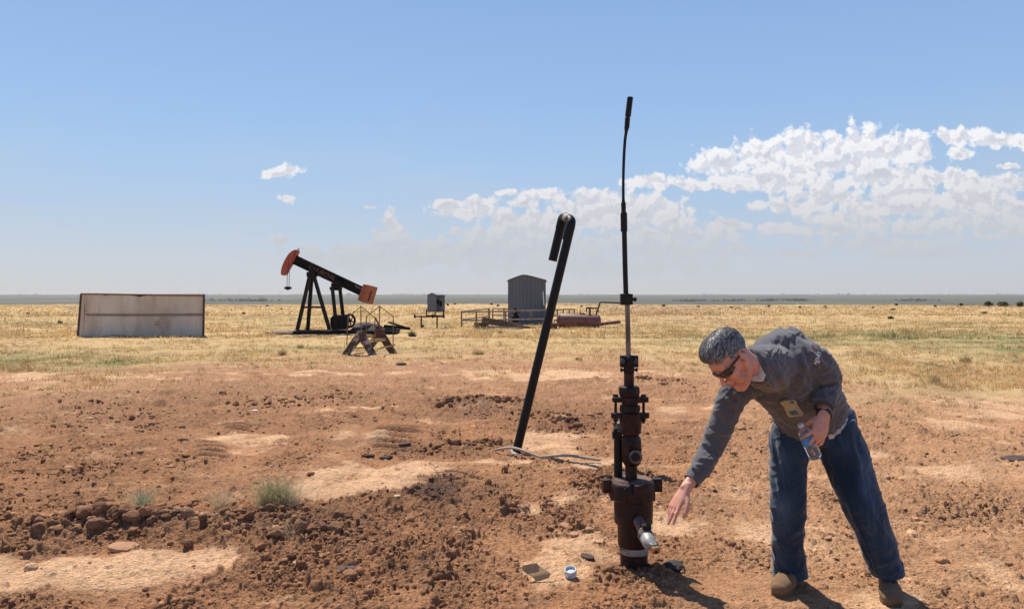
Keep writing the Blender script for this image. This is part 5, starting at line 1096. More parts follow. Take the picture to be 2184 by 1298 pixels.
# white tail of the undershirt below the pullover on his left hip
mb = MB(); n_ = 14; vs = []; fs = []
hipc = P(1731, 893, 4.20)
tail = []
for i in range(22):
    px = 1764 + 2 * i; o_ = Vector((0, 0, H)); yy = None
    for py in np.arange(835, 930, 1.0):
        d_ = (P(px, py, 4) - o_).normalized(); a = bs.ray_cast(o_, d_); b = bj.ray_cast(o_, d_)
        if b[0] is not None and (a[0] is None or a[3] > b[3]): yy = py; break
    if yy is None or yy < 838: continue
    a = hit(px, yy + .5, bj, .007); b = hit(px, yy + 5 + 3 * math.sin(i * .14), bj, .009)
    if a and b: tail.append((a[0] + Vector((0, 0, .006)), b[0]))
for a, b in tail: vs += [a, b, a + Vector((0, .006, 0)), b + Vector((0, .006, 0))]
for i in range(len(tail) - 1): k = i * 4; fs += [(k, k + 1, k + 5, k + 4), (k + 2, k + 6, k + 7, k + 3)]
if fs: mb.add(vs, fs); mb.build('undershirt', M_['white'], person, fixn=False)

# boots
def boot(heel, toe, ank, lab):
    d_ = (toe - heel); d_.z = 0; Ln = d_.length; d_.normalize(); s_ = Vector((-d_.y, d_.x, 0)); z0 = (gh(heel.x, heel.y) + gh(toe.x, toe.y)) / 2 + .004
    def q(a, b, c): return Vector((heel.x, heel.y, z0)) + d_ * (a * Ln) + s_ * b + Vector((0, 0, c))
    up_ = MB()
    up_.tube([q(.10, 0, .045), q(.3, 0, .05), q(.5, .0, .052), q(.7, 0, .050), q(.86, 0, .046), q(.93, 0, .042)], [(.042, .040), (.045, .050), (.050, .053), (.059, .046), (.057, .040), (.048, .033)], seg=24, ref=s_, smooth=4, dome=True)
    up_.tube([q(.20, 0, .03), q(.22, 0, .09), q(.26, 0, .15), ank + Vector((0, 0, .10))], [(.042, .050), (.043, .052), (.048, .054), (.050, .055)], seg=22, ref=s_, smooth=3)
    up_.tube([q(.36, 0, .10), q(.52, 0, .085), q(.68, 0, .060)], [(.036, .030), (.036, .026), (.038, .022)], seg=18, ref=s_, smooth=3, dome=True)
    o = remeshed('boot', up_, M_['boot'], .004, 4, parent=person)
    so_ = MB(); out = []
    for a, b in ((.0, .0), (.02, .028), (.1, .038), (.3, .036), (.5, .040), (.7, .053), (.85, .053), (.95, .042), (1.0, .018)): out.append((a, b))
    poly = [q(a, b, .012) for a, b in out] + [q(a, -b, .012) for a, b in out[::-1]]; so_.prism(poly, (0, 0, .030)); so_.build('sole', M_['sole'], o, bevel=.004)
    tb = bvh_of(o)
    for k in range(6):
        a = .62 - k * .055; z = .40
        for sg_ in (1, -1):
            p0 = q(a, -.024 * sg_, .25); p1 = q(a - .05, .024 * sg_, .25); pts = []
            for t in np.linspace(0, 1, 7):
                pp = p0.lerp(p1, t); r_ = tb.ray_cast(pp + d_ * .12, (Vector((0, 0, -1)) - d_ * .6).normalized())
                if r_[0] is not None: pts.append(r_[0] + r_[1] * .001)
            if len(pts) == 7: mb = MB(); mb.tube(pts, .0024, seg=6); mb.build('lace', M_['bootlace'], o)
    for sg_ in (1, -1):
        pts = []
        for t in np.linspace(0, 1, 8):
            pp = q(.30 + .34 * t, sg_ * .033, .14 - .055 * t); r_ = tb.find_nearest(pp)
            pts.append(r_[0] + r_[1] * .0012)
        mb = MB(); mb.tube(pts, .0018, seg=6); mb.build('stitching', M_['bootlace'], o)
    return o
def XY(px, Y): return Vector(((px - 1092) / F * Y, Y, 0))
boot(XY(1700, 4.36), XY(1660, 4.075), RA, '')
boot(XY(1889, 4.27), XY(1904, 3.965), LA, '')

# wristband, ring
wa = (LW - LE).normalized(); wc_ = LW - wa * .012
mb = MB(); u_ = Vector((1, 0, .05)); ringp = 28
mb.tube([wc_ - wa * .010, wc_ + wa * .010], [(.037, .034)] * 2, seg=30, ref=u_, cap=True); mb.build('wristband', M_['band'], person)
bsk = bvh_of(person)
h0 = hit(1750.5, 948, bsk, 0)
if h0:
    mb = MB(); cr_ = h0[0] - h0[1] * .0085; ax_ = Vector((.12, 0, -1)).normalized(); mb.tube([cr_ - ax_ * .0018, cr_ + ax_ * .0018], [.0096] * 2, seg=20); mb.build('finger_ring', M_['gold'], person)

# gas monitor clipped to the pullover
qs = [hit(a, b, bs, .012) for a, b in ((1690, 868), (1676, 856), (1706, 882))]; qs.sort(key=lambda h_: h_[0].y)
gm = empty('gas_monitor', qs[0][0], 'small mud coloured gas monitor clipped to the front of the charcoal pullover', 'gas monitor')
gY = qs[0][0].y - .016
def gq(px, py, d=0.0): return P(px, py, gY + d)
M_['mono'] = mat('dusty_yellow_case', (.52, .37, .17), (.36, .26, .14), rough=.8, scale=40, bump=.3); M_['lcd'] = mat('grey_screen', (.09, .08, .06), rough=.35)
out = [(1665, 855), (1672, 852), (1680, 851), (1690, 850), (1697, 852), (1699, 860), (1706, 870), (1713, 880), (1711, 885), (1696, 887), (1682, 888), (1679, 884), (1674, 872), (1669, 864), (1664, 861)]
mb = MB(); mb.prism([gq(*p) for p in out], (.003, .026, .004)); body_ = mb.build('case', M_['mono'], gm, bevel=.003)
mb = MB(); mb.prism([gq(*p, -.015) for p in ((1683, 877), (1698, 874.5), (1703, 882.5), (1688, 885))], (0, .004, 0)); mb.build('screen', M_['lcd'], gm)
mb = MB(); mb.cyl(gq(1681, 859, -.012), gq(1681, 859, -.019), .009, seg=16); mb.build('sensor', M_['mono'], gm)
mb = MB(); mb.cyl(gq(1690, 857.5, -.012), gq(1690, 857.5, -.019), .007, seg=16); mb.build('sensor', M_['lcd'], gm)
mb = MB(); mb.box(gq(1680, 850, .004), (.022, .008, .010)); mb.build('clip', M_['galv'], gm, bevel=.002)

# water bottle in the left hand
bt = empty('water_bottle', P(1724, 940, 3.75), 'clear plastic water bottle with white cap and blue label held in his hand', 'bottle')
B0, B1 = P(1740.5, 976, 3.752), P(1708, 906, 3.742); bax = (B1 - B0).normalized(); BL = (B1 - B0).length
gm_ = bpy.data.materials.new('clear_plastic'); gm_.use_nodes = True; pb = gm_.node_tree.nodes['Principled BSDF']; pb.inputs['Transmission Weight'].default_value = .92; pb.inputs['Roughness'].default_value = .06; pb.inputs['IOR'].default_value = 1.25; pb.inputs['Base Color'].default_value = (.93, .96, .98, 1)
prof = [(.0, .0), (.024, .0), (.031, .006)] + [(.0315 - .0018 * (k % 2), .012 + k * .0065) for k in range(8)] + [(.0315, .068), (.0312, .12), (.030, .135), (.025, .152), (.016, .168), (.0125, .174), (.0125, BL)]
mb = MB(); mb.lathe(prof, B0, bax, seg=32); mb.build('bottle_shell', gm_, bt, angle=50)
lm = mat('blue_label', (.03, .16, .48), (.06, .30, .62), rough=.5, scale=14, lo=.45, hi=.6, c3=(.7, .8, .85), s3=26, lo3=.62, hi3=.66)
mb = MB(); mb.lathe([(.0322, .076), (.0324, .077), (.0324, .118), (.0322, .119)], B0, bax, seg=32); mb.build('bottle_label', lm, bt)
mb = MB(); mb.lathe([(.0, BL + .008), (.0135, BL + .008), (.0145, BL + .005), (.0145, BL - .010), (.0130, BL - .011)], B0, bax, seg=28); mb.build('bottle_cap', M_['whiteplastic'], bt)
wm = bpy.data.materials.new('water'); wm.use_nodes = True; pb = wm.node_tree.nodes['Principled BSDF']; pb.inputs['Transmission Weight'].default_value = 1; pb.inputs['Roughness'].default_value = 0; pb.inputs['IOR'].default_value = 1.33
# ------------------------------------------------------------------ rocks, litter, plants
def ico(sub=2):
    import bmesh
    bm = bmesh.new(); bmesh.ops.create_icosphere(bm, subdivisions=sub, radius=1); v = np.array([q.co[:] for q in bm.verts]); f = np.array([[a.index for a in q.verts] for q in bm.faces]); bm.free(); return v, f
IV2, IF2 = ico(2); IV3, IF3 = ico(3)
def rock_shape(sd, V0, planes=11, flat=1.0):
    r = np.random.default_rng(sd); n = r.normal(size=(planes, 3)); n /= np.linalg.norm(n, axis=1)[:, None]; dd = r.uniform(.62, .95, planes); v = V0.copy()
    for k in range(planes):
        t = v @ n[k]; over = np.clip(t - dd[k], 0, None); v = v - over[:, None] * n[k] * .93
    v *= r.uniform(.7, 1.25, 3); v[:, 2] *= flat; return v + r.normal(size=v.shape) * .018
def rock_field():
    """thousands of small clods of turned earth"""
    n = 90000; Y = 1 / rng.uniform(1 / 14.0, 1 / 3.6, n); X = rng.uniform(-.80, .80, n) * Y
    k = 30000; X = np.concatenate([X, X[:k] + rng.normal(0, .07, k)]); Y = np.concatenate([Y, Y[:k] + rng.normal(0, .09, k)])
    g, pale, rough, stain, U, V = masks(X, Y); cl = smooth(-.25, .45, fbm(X, Y, 2.2, 3, 401)); keep = rng.random(len(X)) < np.clip((rough * 1.0 - .18) * cl + .05 * (1 - g), 0, 1) * (1 - g) * smooth(16, 7, Y)
    for (fx, fy, fr_) in FLAT[:3]: keep &= (X - fx) ** 2 + (Y - fy) ** 2 > (fr_ * .55) ** 2
    for (tu, tv, tru, trv, tp) in TREADS: keep &= ((U - tu) / tru) ** 2 + ((V - tv) / trv) ** 2 > 1.1
    X, Y, rgh = X[keep], Y[keep], rough[keep]; n = len(X); Z = ground_h(X, Y); size = np.exp(rng.normal(math.log(.0046), .58, n)) * (.8 + Y / 10) * (.75 + .5 * rgh); size = np.minimum(size, .042)
    allv, allf, allc, off_ = [], [], [], 0; colr = ground_color(X, Y) * rng.uniform(.85, 1.45, n)[:, None]
    # heavier lumps piled along the banks
    BX, BY, BS = [], [], []
    for (u0, v0, u1, v1, sv, cnt, s0) in ((70, 1158, 520, 1128, 9, 170, .030), (430, 1140, 760, 1150, 26, 150, .022), (935, 872, 1130, 862, 7, 110, .030), (1110, 895, 1250, 925, 10, 110, .026), (890, 968, 1060, 950, 6, 90, .024), (180, 1085, 420, 1078, 6, 80, .022), (1060, 1080, 1130, 1110, 10, 50, .020), (1240, 1030, 1300, 1060, 8, 50, .018), (480, 868, 800, 845, 6, 110, .024), (1170, 1090, 1250, 1140, 14, 40, .018), (1290, 1225, 1430, 1215, 14, 120, .013), (560, 1195, 900, 1250, 26, 70, .014), (0, 1070, 60, 1200, 26, 60, .024), (1350, 815, 1480, 822, 5, 50, .03)):
        t = rng.random(cnt); u = u0 + (u1 - u0) * t + rng.normal(0, 8, cnt); v_ = v0 + (v1 - v0) * t + rng.normal(0, sv * .55, cnt); yy = H * F / (v_ - HY); BX.append((u - 1092) / F * yy); BY.append(yy); BS.append(s0 * np.exp(rng.normal(-.25, .45, cnt)))
    BX, BY, BS = np.concatenate(BX), np.concatenate(BY), np.minimum(np.concatenate(BS), .06); BC_ = ground_color(BX, BY) * rng.uniform(.85, 1.3, len(BX))[:, None]; CR = np.array([rock_shape(i, IV3, 12, .85) * (1 + .16 * np.array([mnoise.fractal(Vector(q) * 2.4 + Vector((i, 0, 0)), .8, 2.1, 4) for q in IV3]))[:, None] for i in range(14)])
    a = rng.uniform(0, 6.283, len(BX)); ca, sa = np.cos(a)[:, None], np.sin(a)[:, None]; S_ = CR[rng.integers(0, 14, len(BX))] * BS[:, None, None]; vs = np.stack([S_[..., 0] * ca - S_[..., 1] * sa + BX[:, None], S_[..., 0] * sa + S_[..., 1] * ca + BY[:, None], S_[..., 2] + (ground_h(BX, BY) + BS * .25)[:, None]], -1)
    allv.append(vs.reshape(-1, 3)); allf.append((IF3[None] + (np.arange(len(BX)) * len(IV3))[:, None, None]).reshape(-1, 3)); off_ = len(BX) * len(IV3); allc.append(np.repeat(BC_, len(IV3), 0))
    for big in (False, True):
        sel = (size > .009) == big; BV, BF = (IVS2, IFS2) if big else (IVS1, IFS1); m = int(sel.sum()); shapes = np.array([rock_shape(i, BV, 8, .72) + np.random.default_rng(i + 900).normal(size=BV.shape) * (.07 if big else .12) for i in range(30)])
        a = rng.uniform(0, 6.283, m); ca, sa = np.cos(a), np.sin(a); sz = size[sel]; S_ = shapes[rng.integers(0, 30, m)] * sz[:, None, None] * rng.uniform(.7, 1.4, (m, 1, 3)); vs = np.zeros((m, len(BV), 3))
        vs[..., 0] = S_[..., 0] * ca[:, None] - S_[..., 1] * sa[:, None] + X[sel][:, None]; vs[..., 1] = S_[..., 0] * sa[:, None] + S_[..., 1] * ca[:, None] + Y[sel][:, None]; vs[..., 2] = S_[..., 2] + (Z[sel] + sz * .1)[:, None]
        allv.append(vs.reshape(-1, 3)); allf.append((BF[None] + (np.arange(m) * len(BV))[:, None, None]).reshape(-1, 3) + off_); off_ += m * len(BV); allc.append(np.repeat(colr[sel], len(BV), 0))
    me = np_mesh('dirt_clods', np.vstack(allv), np.vstack(allf), 3); set_colors(me, np.clip(np.vstack(allc), .01, .8))
    me.materials.append(ground.data.materials[0]); o = bpy.data.objects.new('dirt_clods', me); C.objects.link(o); tag(o, 'loose reddish clods of earth strewn over the dug ground', 'dirt clods', kind='stuff')
IVS1, IFS1 = ico(1)
IVS2, IFS2 = ico(2); IVS, IFS = IVS2, IFS2
rock_field()
IV4, IF4 = ico(4)
def craggy(sd, base=None):
    v = rock_shape(sd, IV4, 13, .85); nn = np.array([mnoise.fractal(Vector(q) * 2.2 + Vector((sd, 0, 0)), .8, 2.1, 5) for q in IV4]); return v * (1 + .17 * nn)[:, None]
def one_rock(px, py, w, h, m, sd, lab, cat='rock', name='rock', group=None, rot=0, slab=False):
    c = G(px, py, full=False); z = float(ground_h(np.array([c.x, c.x]), np.array([c.y, c.y]))[0]); org = Vector((c.x, c.y, z)); ww = w / F * c.y / 2; hh_ = h / F * c.y / 2; mb = MB(); ca, sa = math.cos(R(rot)), math.sin(R(rot))
    if slab:
        r = random.Random(sd); n = 9; th = .010 + .10 * ww; tl = Vector((r.uniform(-.25, .25), r.uniform(.15, .5))); ring = [(math.cos(t) * r.uniform(.75, 1.05), math.sin(t) * r.uniform(.7, 1.05)) for t in np.linspace(0, 6.283, n, endpoint=False)]
        dep = max(.5 * ww, hh_ * 2.0); vs = []
        for k, s_ in ((0, 1.0), (1, .96)):
            for (a, b) in ring:
                x_, y_ = a * ww * s_, b * dep * s_; x2, y2 = x_ * ca - y_ * sa, x_ * sa + y_ * ca; vs.append(org + Vector((x2, y2, th * (k * 1.0 - .3) + (x_ * tl.x + y_ * tl.y) * .6 + dep * .2 + r.uniform(-.1, .1) * th)))
        top = org + Vector((0, 0, th * .75 + dep * .2)); vs.append(top)
        mb.add(vs, [tuple(range(n))[::-1]] + [(i, (i + 1) % n, n + (i + 1) % n, n + i) for i in range(n)] + [(n + i, n + (i + 1) % n, 2 * n) for i in range(n)])
        o = mb.build(name, m, origin=org, angle=20, bevel=.002)
    else:
        v = craggy(sd); v = v / np.abs(v).max(0) * [ww, ww * .85, hh_]; v = np.column_stack([v[:, 0] * ca - v[:, 1] * sa, v[:, 0] * sa + v[:, 1] * ca, v[:, 2]])
        mb.add([Vector(q) + org + Vector((0, 0, hh_ * .5)) for q in v], IF4.tolist()); o = mb.build(name, m, origin=org, angle=60, fixn=False)
    return tag(o, lab, cat, group)
RK = [(1085, 868, 20, 16, 'rock', 'largest reddish rock heaped behind the leaning pipe base', 0), (1062, 873, 16, 13, 'rock', 'rounded rock just left of the largest heaped rock', 0), (1045, 869, 15, 12, 'rock', 'small rounded rock at the left of the heap near the leaning pipe', 0),
      (1197, 912, 32, 14, 'slab', 'pale flat stone right of the leaning pipe shaft', 1), (1217, 920, 16, 11, 'rock', 'small rock at the right end of the pale flat stone', 0), (265, 1186, 66, 22, 'slab', 'pale tilted clay slab at the edge of the lower left flat', 1),
      (787, 975, 26, 11, 'darkrock', 'dark rock left of the tyre print in the middle', 0), (825, 978, 34, 12, 'darkrock', 'flat dark rock below the tyre print in the middle', 0), (742, 1232, 46, 9, 'darkrock', 'thin dark slab lying near the bottom left of the crack', 0),
      (1254, 1198, 36, 13, 'darkrock', 'dark brown flat stone left of the wellhead base', 1), (1524, 1049, 11, 9, 'darkrock', 'lone dark stone right of the reaching hand', 0), (1440, 1218, 52, 20, 'tar', 'black crumbly lump in the shadow right of the wellhead foot', 0),
      (315, 1145, 46, 36, 'rock', 'biggest clod in the bank above the lower left flat', 0), (232, 1138, 44, 32, 'rock', 'big clod left of the biggest clod in the lower left bank', 0), (420, 1135, 44, 20, 'slab', 'orange clod at the right end of the lower left bank', 0),
      (1225, 1146, 24, 12, 'slab', 'angular orange stone left of the casing head', 1), (1205, 1128, 22, 12, 'slab', 'smaller orange stone above the angular orange stone', 1), (818, 1130, 22, 16, 'rock', 'reddish dark rock in the hollow left of the oil stain', 0),
      (650, 1115, 26, 16, 'rock', 'reddish clod behind the grass tuft in the lower left', 0), (555, 1190, 28, 18, 'rock', 'rounded clod right of the lower left pale flat', 0), (312, 1260, 24, 13, 'slab', 'pale crumbly stone on the lower left flat', 0), (640, 1225, 40, 9, 'slab', 'pale thin slab left of the crack in the foreground', 1),
      (148, 1012, 28, 14, 'slab', 'flat clod near the left edge of the dug ground', 0), (42, 1062, 18, 14, 'slab', 'pale stone at the far left above the dark bank', 0), (862, 950, 30, 6, 'darkrock', 'thin dark crust lying beyond the tyre print', 0), (325, 837, 22, 6, 'slab', 'pale flat stone far left on the bare ground', 1),
      (1290, 1010, 18, 10, 'rock', 'clod just left of the wellhead cap lug', 0), (2160, 985, 60, 9, 'darkrock', 'dark driftwood-like slab at the right edge', 1), (1660, 938, 22, 12, 'rock', 'clod between the legs of the bending man', 0), (855, 780, 26, 8, 'darkrock', 'dark clod on the bare ground right of the stile', 0)]
for i, (px, py, w, h, mk, lab, sl) in enumerate(RK): one_rock(px, py, w, h, M_[mk], 300 + i, lab, group='rocks and clods on the dug ground', slab=bool(sl), rot=(-18 if not sl else 25) * ((i % 3) - 1), name='clay_slab' if mk == 'slab' and sl else 'rock')

def gz(x, y): return float(ground_h(np.array([x, x]), np.array([y, y]))[0])
# curled cardboard
c = G(1150, 1238); c.z = gz(c.x, c.y); mb = MB(); vs = []; fs = []; nn_ = 14
for i in range(nn_ + 1):
    t = i / nn_; a = -0.2 + t * 2.4; xx = -.045 + .055 * math.sin(a * 1.2) - .02 * t; zz = .012 + .085 * t - .01 * math.sin(a)
    for k in range(5): w_ = (k / 4 - .5) * (.085 + .03 * math.sin(t * 3)); vs.append(c + Vector((-.035 + .05 * (1 - t) ** 2 + .02 * math.sin(t * 5) + w_ * .9, w_ * .5 - .03 + .02 * t, zz)))
for i in range(nn_):
    for k in range(4): a = i * 5 + k; fs.append((a, a + 1, a + 6, a + 5))
n_ = len(vs); mb.add(vs + [v + Vector((.002, .003, .001)) for v in vs], fs + [tuple(q + n_ for q in f[::-1]) for f in fs]); 
cb = mb.build('cardboard_scrap', M_['card'], origin=c, fixn=False); tag(cb, 'torn brown cardboard scrap curled up on the dirt', 'cardboard')
mb = MB(); vs = [c + Vector(q) for q in ((-.05, -.06, .008), (.085, -.055, .010), (.09, -.02, .012), (.03, .0, .016), (-.04, .0, .014))]; mb.prism(vs, (0, 0, .003)); mb.build('flap', M_['card'], cb)
# white cap ring
c = G(1217, 1236); c.z = gz(c.x, c.y); axr = Vector((-.05, -.35, .93)).normalized(); rg = empty('plastic_ring', c, 'round white plastic cap ring standing open on the dirt near the cardboard', 'cap ring')
mb = MB(); mb.lathe([(.032, .0), (.034, .002), (.034, .038), (.032, .041), (.028, .041), (.026, .038), (.026, .004), (.0, .004)], c + Vector((0, 0, .01)), axr, seg=36); mb.build('ring', M_['whiteplastic'], rg)
mb = MB(); mb.lathe([(.0346, .008), (.0346, .028)], c + Vector((0, 0, .01)), axr, seg=36); mb.build('label_band', M_['bluepaper'], rg)
c = G(543, 878); c.z = gz(c.x, c.y) + .02; mb = MB(); v = rock_shape(77, IVS, 8) * [.045, .05, .02]; mb.add([Vector(q) + c for q in v], IFS.tolist()); tag(mb.build('plastic_litter', M_['whiteplastic'], origin=c), 'crumpled white plastic scrap on the brown dirt', 'litter')
c = G(848, 1083); c.z = gz(c.x, c.y) + .01; mb = MB(); v = rock_shape(78, IVS, 8) * [.028, .03, .012]; mb.add([Vector(q) + c for q in v], IFS.tolist()); tag(mb.build('pale_chip', mat('yellow_chip', (.6, .45, .26), rough=.8), origin=c), 'small yellowish chip of stone beside the oily dark stain', 'stone chip')
# dead twig
mb = MB()
def gp(px, py, lift=.015): x, y = gpt(px, py); return Vector((x, y, gz(x, y) + lift))
for pts in ([(1020, 1028), (990, 1022), (960, 1032), (935, 1026), (915, 1020)], [(960, 1032), (950, 1018)], [(990, 1024), (1000, 1014)], [(975, 1028), (958, 1040), (930, 1036)], [(940, 1027), (925, 1013)], [(1005, 1026), (1022, 1020)]):
    mb.tube([gp(a, b, .02 + .012 * (k % 2)) for k, (a, b) in enumerate(pts)], [.006 - .001 * k for k in range(len(pts))], seg=6, smooth=3)
tag(mb.build('dead_twig', M_['twig'], origin=gp(965, 1030)), 'dead branching twig lying across the pale flat ground', 'twig')

def grass_mat(name, c1, c2):
    m = bpy.data.materials.new(name); m.use_nodes = True; nt = m.node_tree; N = nt.nodes; L = nt.links; b = N['Principled BSDF']; b.inputs['Roughness'].default_value = .8; b.inputs['Specular IOR Level'].default_value = .15
    a = N.new('ShaderNodeAttribute'); a.attribute_name = 'tint'; L.new(a.outputs['Color'], b.inputs['Base Color'])
    tr = N.new('ShaderNodeBsdfTranslucent'); L.new(a.outputs['Color'], tr.inputs[0]); mx = N.new('ShaderNodeMixShader'); mx.inputs[0].default_value = .35; L.new(b.outputs[0], mx.inputs[1]); L.new(tr.outputs[0], mx.inputs[2]); L.new(mx.outputs[0], N['Material Output'].inputs[0]); return m
GM = grass_mat('grass_blades', 0, 0)
def blades(X, Y, Z, ht, wd, col, per, spread, lean=.5, segs=2, droop=.5):
    n = len(X) * per; bx = np.repeat(X, per) + rng.normal(0, 1, n) * np.repeat(spread, per); by = np.repeat(Y, per) + rng.normal(0, 1, n) * np.repeat(spread, per); bz = np.repeat(Z, per) - .01
    h = np.repeat(ht, per) * rng.uniform(.5, 1.15, n); w = np.repeat(wd, per) * rng.uniform(.6, 1.2, n); a = rng.uniform(0, 6.283, n); dx, dy = np.cos(a), np.sin(a); le = lean * rng.uniform(.1, 1.3, n) * h
    fa = rng.uniform(0, 6.283, n); wx, wy = np.cos(fa) * w / 2, np.sin(fa) * w / 2; V_ = []
    for k in range(segs + 1):
        t = k / segs; cx = bx + dx * le * t ** 1.6; cy = by + dy * le * t ** 1.6; cz = bz + h * (t - droop * .35 * t * t * np.clip(le / h, 0, 1))
        if k < segs: s = 1 - t * .6; V_ += [np.stack([cx - wx * s, cy - wy * s, cz], -1), np.stack([cx + wx * s, cy + wy * s, cz], -1)]
        else: V_.append(np.stack([cx, cy, cz], -1))
    v = np.stack(V_, 1); m = v.shape[1]; tri = []
    for k in range(segs):
        a0 = 2 * k
        if k < segs - 1: tri += [(a0, a0 + 1, a0 + 3), (a0, a0 + 3, a0 + 2)]
        else: tri += [(a0, a0 + 1, a0 + 2)]
    f = (np.array(tri)[None] + (np.arange(n) * m)[:, None, None]).reshape(-1, 3); c = np.repeat(np.repeat(col, per, 0) * rng.uniform(.65, 1.3, n)[:, None], m, 0)
    return v.reshape(-1, 3), f, c
def grass_obj(name, parts, **k):
    vs, fs, cs = [], [], []; o_ = 0
    for v, f, c in parts: vs.append(v); fs.append(f + o_); cs.append(c); o_ += len(v)
    v = np.vstack(vs); me = None; org = k.pop('origin', Vector((0, 0, 0))); me = np_mesh(name, v - np.array(org), np.vstack(fs), 3); set_colors(me, np.clip(np.vstack(cs), .01, .85)); me.materials.append(k.pop('m', GM)); o = bpy.data.objects.new(name, me); C.objects.link(o); o.location = org; return o
def prairie():
    parts = []
    for (n, y0, y1, h0, w0, per, sp) in ((36000, 13, 30, .080, .012, 8, .05), (32000, 28, 62, .11, .026, 6, .10), (22000, 58, 150, .16, .08, 4, .22)):
        Y = 1 / rng.uniform(1 / y1, 1 / y0, n); X = rng.uniform(-.78, .78, n) * Y; g, *_ = masks(X, Y); cl = fbm(X, Y, .5, 3, 301)
        keep = (rng.random(n) < g * np.clip(.55 + 1.6 * cl, .06, 1)); keep &= ~((X > -17) & (X < -11.5) & (Y > 29) & (Y < 31.8)); keep &= ~((X > -9.2) & (X < -3.4) & (Y > 28.6) & (Y < 33)); X, Y = X[keep], Y[keep]
        if y0 > 13: k2 = ~((X > 3.6) & (X < 6.8) & (Y > 41.9) & (Y < 44.6)); X, Y = X[k2], Y[k2]
        Z = ground_h(X, Y); col = ground_color(X, Y) * np.array([1.25, 1.18, 1.12]); dry = rng.random(len(X)); col = np.where((dry < .07)[:, None], np.array([[.20, .19, .07]]), col); col = np.where((dry > .86)[:, None], np.array([[.80, .62, .36]]), col)
        big = 1 + 1.6 * (rng.random(len(X)) > .94); parts.append(blades(X, Y, Z, h0 * big * rng.uniform(.6, 1.3, len(X)), np.full(len(X), w0), col, per, np.full(len(X), sp), .7))
    # thin stray blades on the bare ground at the edge
    n = 2500; Y = 1 / rng.uniform(1 / 18, 1 / 8, n); X = rng.uniform(-.75, .75, n) * Y; g, pale, rough, *_ = masks(X, Y); keep = rng.random(n) < .05 + .5 * smooth(11, 16, Y) * (X > 2) ; X, Y = X[keep], Y[keep]
    parts.append(blades(X, Y, ground_h(X, Y), rng.uniform(.04, .12, len(X)), np.full(len(X), .006), np.tile([.42, .31, .16], (len(X), 1)), 7, np.full(len(X), .03), .9))
    n = 900; Y = 1 / rng.uniform(1 / 21, 1 / 8.5, n); X = rng.uniform(-.75, .75, n) * Y; g, pale, rough, stain, U, V = masks(X, Y); keep = rng.random(n) < (.75 * smooth(1450, 2000, U) + .12) * smooth(8.5, 13, Y); X, Y = X[keep], Y[keep]
    parts.append(blades(X, Y, ground_h(X, Y), rng.uniform(.05, .16, len(X)), np.full(len(X), .007), np.tile([.60, .46, .25], (len(X), 1)) * rng.uniform(.6, 1.1, (len(X), 1)), 34, rng.uniform(.03, .09, len(X)), 1.1))
    o = grass_obj('dry_grass', parts); tag(o, 'short dry golden grass covering the plain', 'grass', kind='stuff')
prairie()
def tuft(px, py, r, h, col, per, lab, w=.0035, lean=.9, name='grass_tuft', Yoff=0, group='grass tufts on the dirt'):
    x, y = gpt(px, py); z = gz(x, y); n = 10; X = x + rng.normal(0, r * .35, n); Y = y + rng.normal(0, r * .35, n); o = grass_obj(name, [blades(X, Y, np.full(n, z), rng.uniform(.6, 1.1, n) * h, np.full(n, w), np.tile(col, (n, 1)) * rng.uniform(.8, 1.2, (n, 1)), per, np.full(n, r * .18), lean, 4, .8)], origin=Vector((x, y, z))); return tag(o, lab, 'grass tuft', group)
tuft(590, 1104, .12, .26, (.34, .31, .16), 70, 'largest tuft, green inside with pale dry blades around it', .0034); tuft(606, 1106, .15, .27, (.66, .54, .36), 80, 'dry pale blades crowding the right side of the largest tuft', .003, 1.2)
tuft(305, 1104, .06, .26, (.32, .34, .22), 20, 'bluish green tuft in front of the dark ditch on the left', .004, 1.2); tuft(475, 1098, .07, .24, (.60, .47, .31), 30, 'small dry tuft between the bluish tuft and the largest tuft', .003, 1.1)
tuft(612, 1160, .08, .15, (.50, .38, .25), 12, 'dry straw blades lying over the clods below the largest tuft', .0028, 1.6)
for i, (px, py, h, lab, col) in enumerate([(1020, 752, .22, 'round straw tuft on the dirt edge between stile and leaning pipe', (.50, .38, .20)), (603, 757, .24, 'straw tuft in front of the pump jack skid', (.50, .38, .20)), (1232, 768, .09, 'low green weed patch behind the wellhead mast', (.22, .24, .09)), (1600, 985, .03, 'tiny green weed behind the bending man', (.2, .25, .1)),
                                           (878, 718, .3, 'dark green weed below the pipe run of the grey cabinet', (.13, .15, .07)), (1068, 712, .14, 'bright green weed in front of the timber pile', (.24, .27, .07)), (2060, 775, .28, 'straw tuft on the grass at the right edge of the view', (.52, .41, .22)), (1990, 815, .2, 'pale tuft above the clods right of the bending man', (.52, .41, .22)), (640, 742, .2, 'straw tuft left of the step stile', (.52, .4, .2)), (1480, 830, .05, 'small green weed left of the bending man', (.16, .2, .08))]):
    x, y = gpt(px, py); tuft(px, py, h * .55, h, col, 24, lab, .0045 * max(1, y / 9), 1.0, name='grass_tuft')
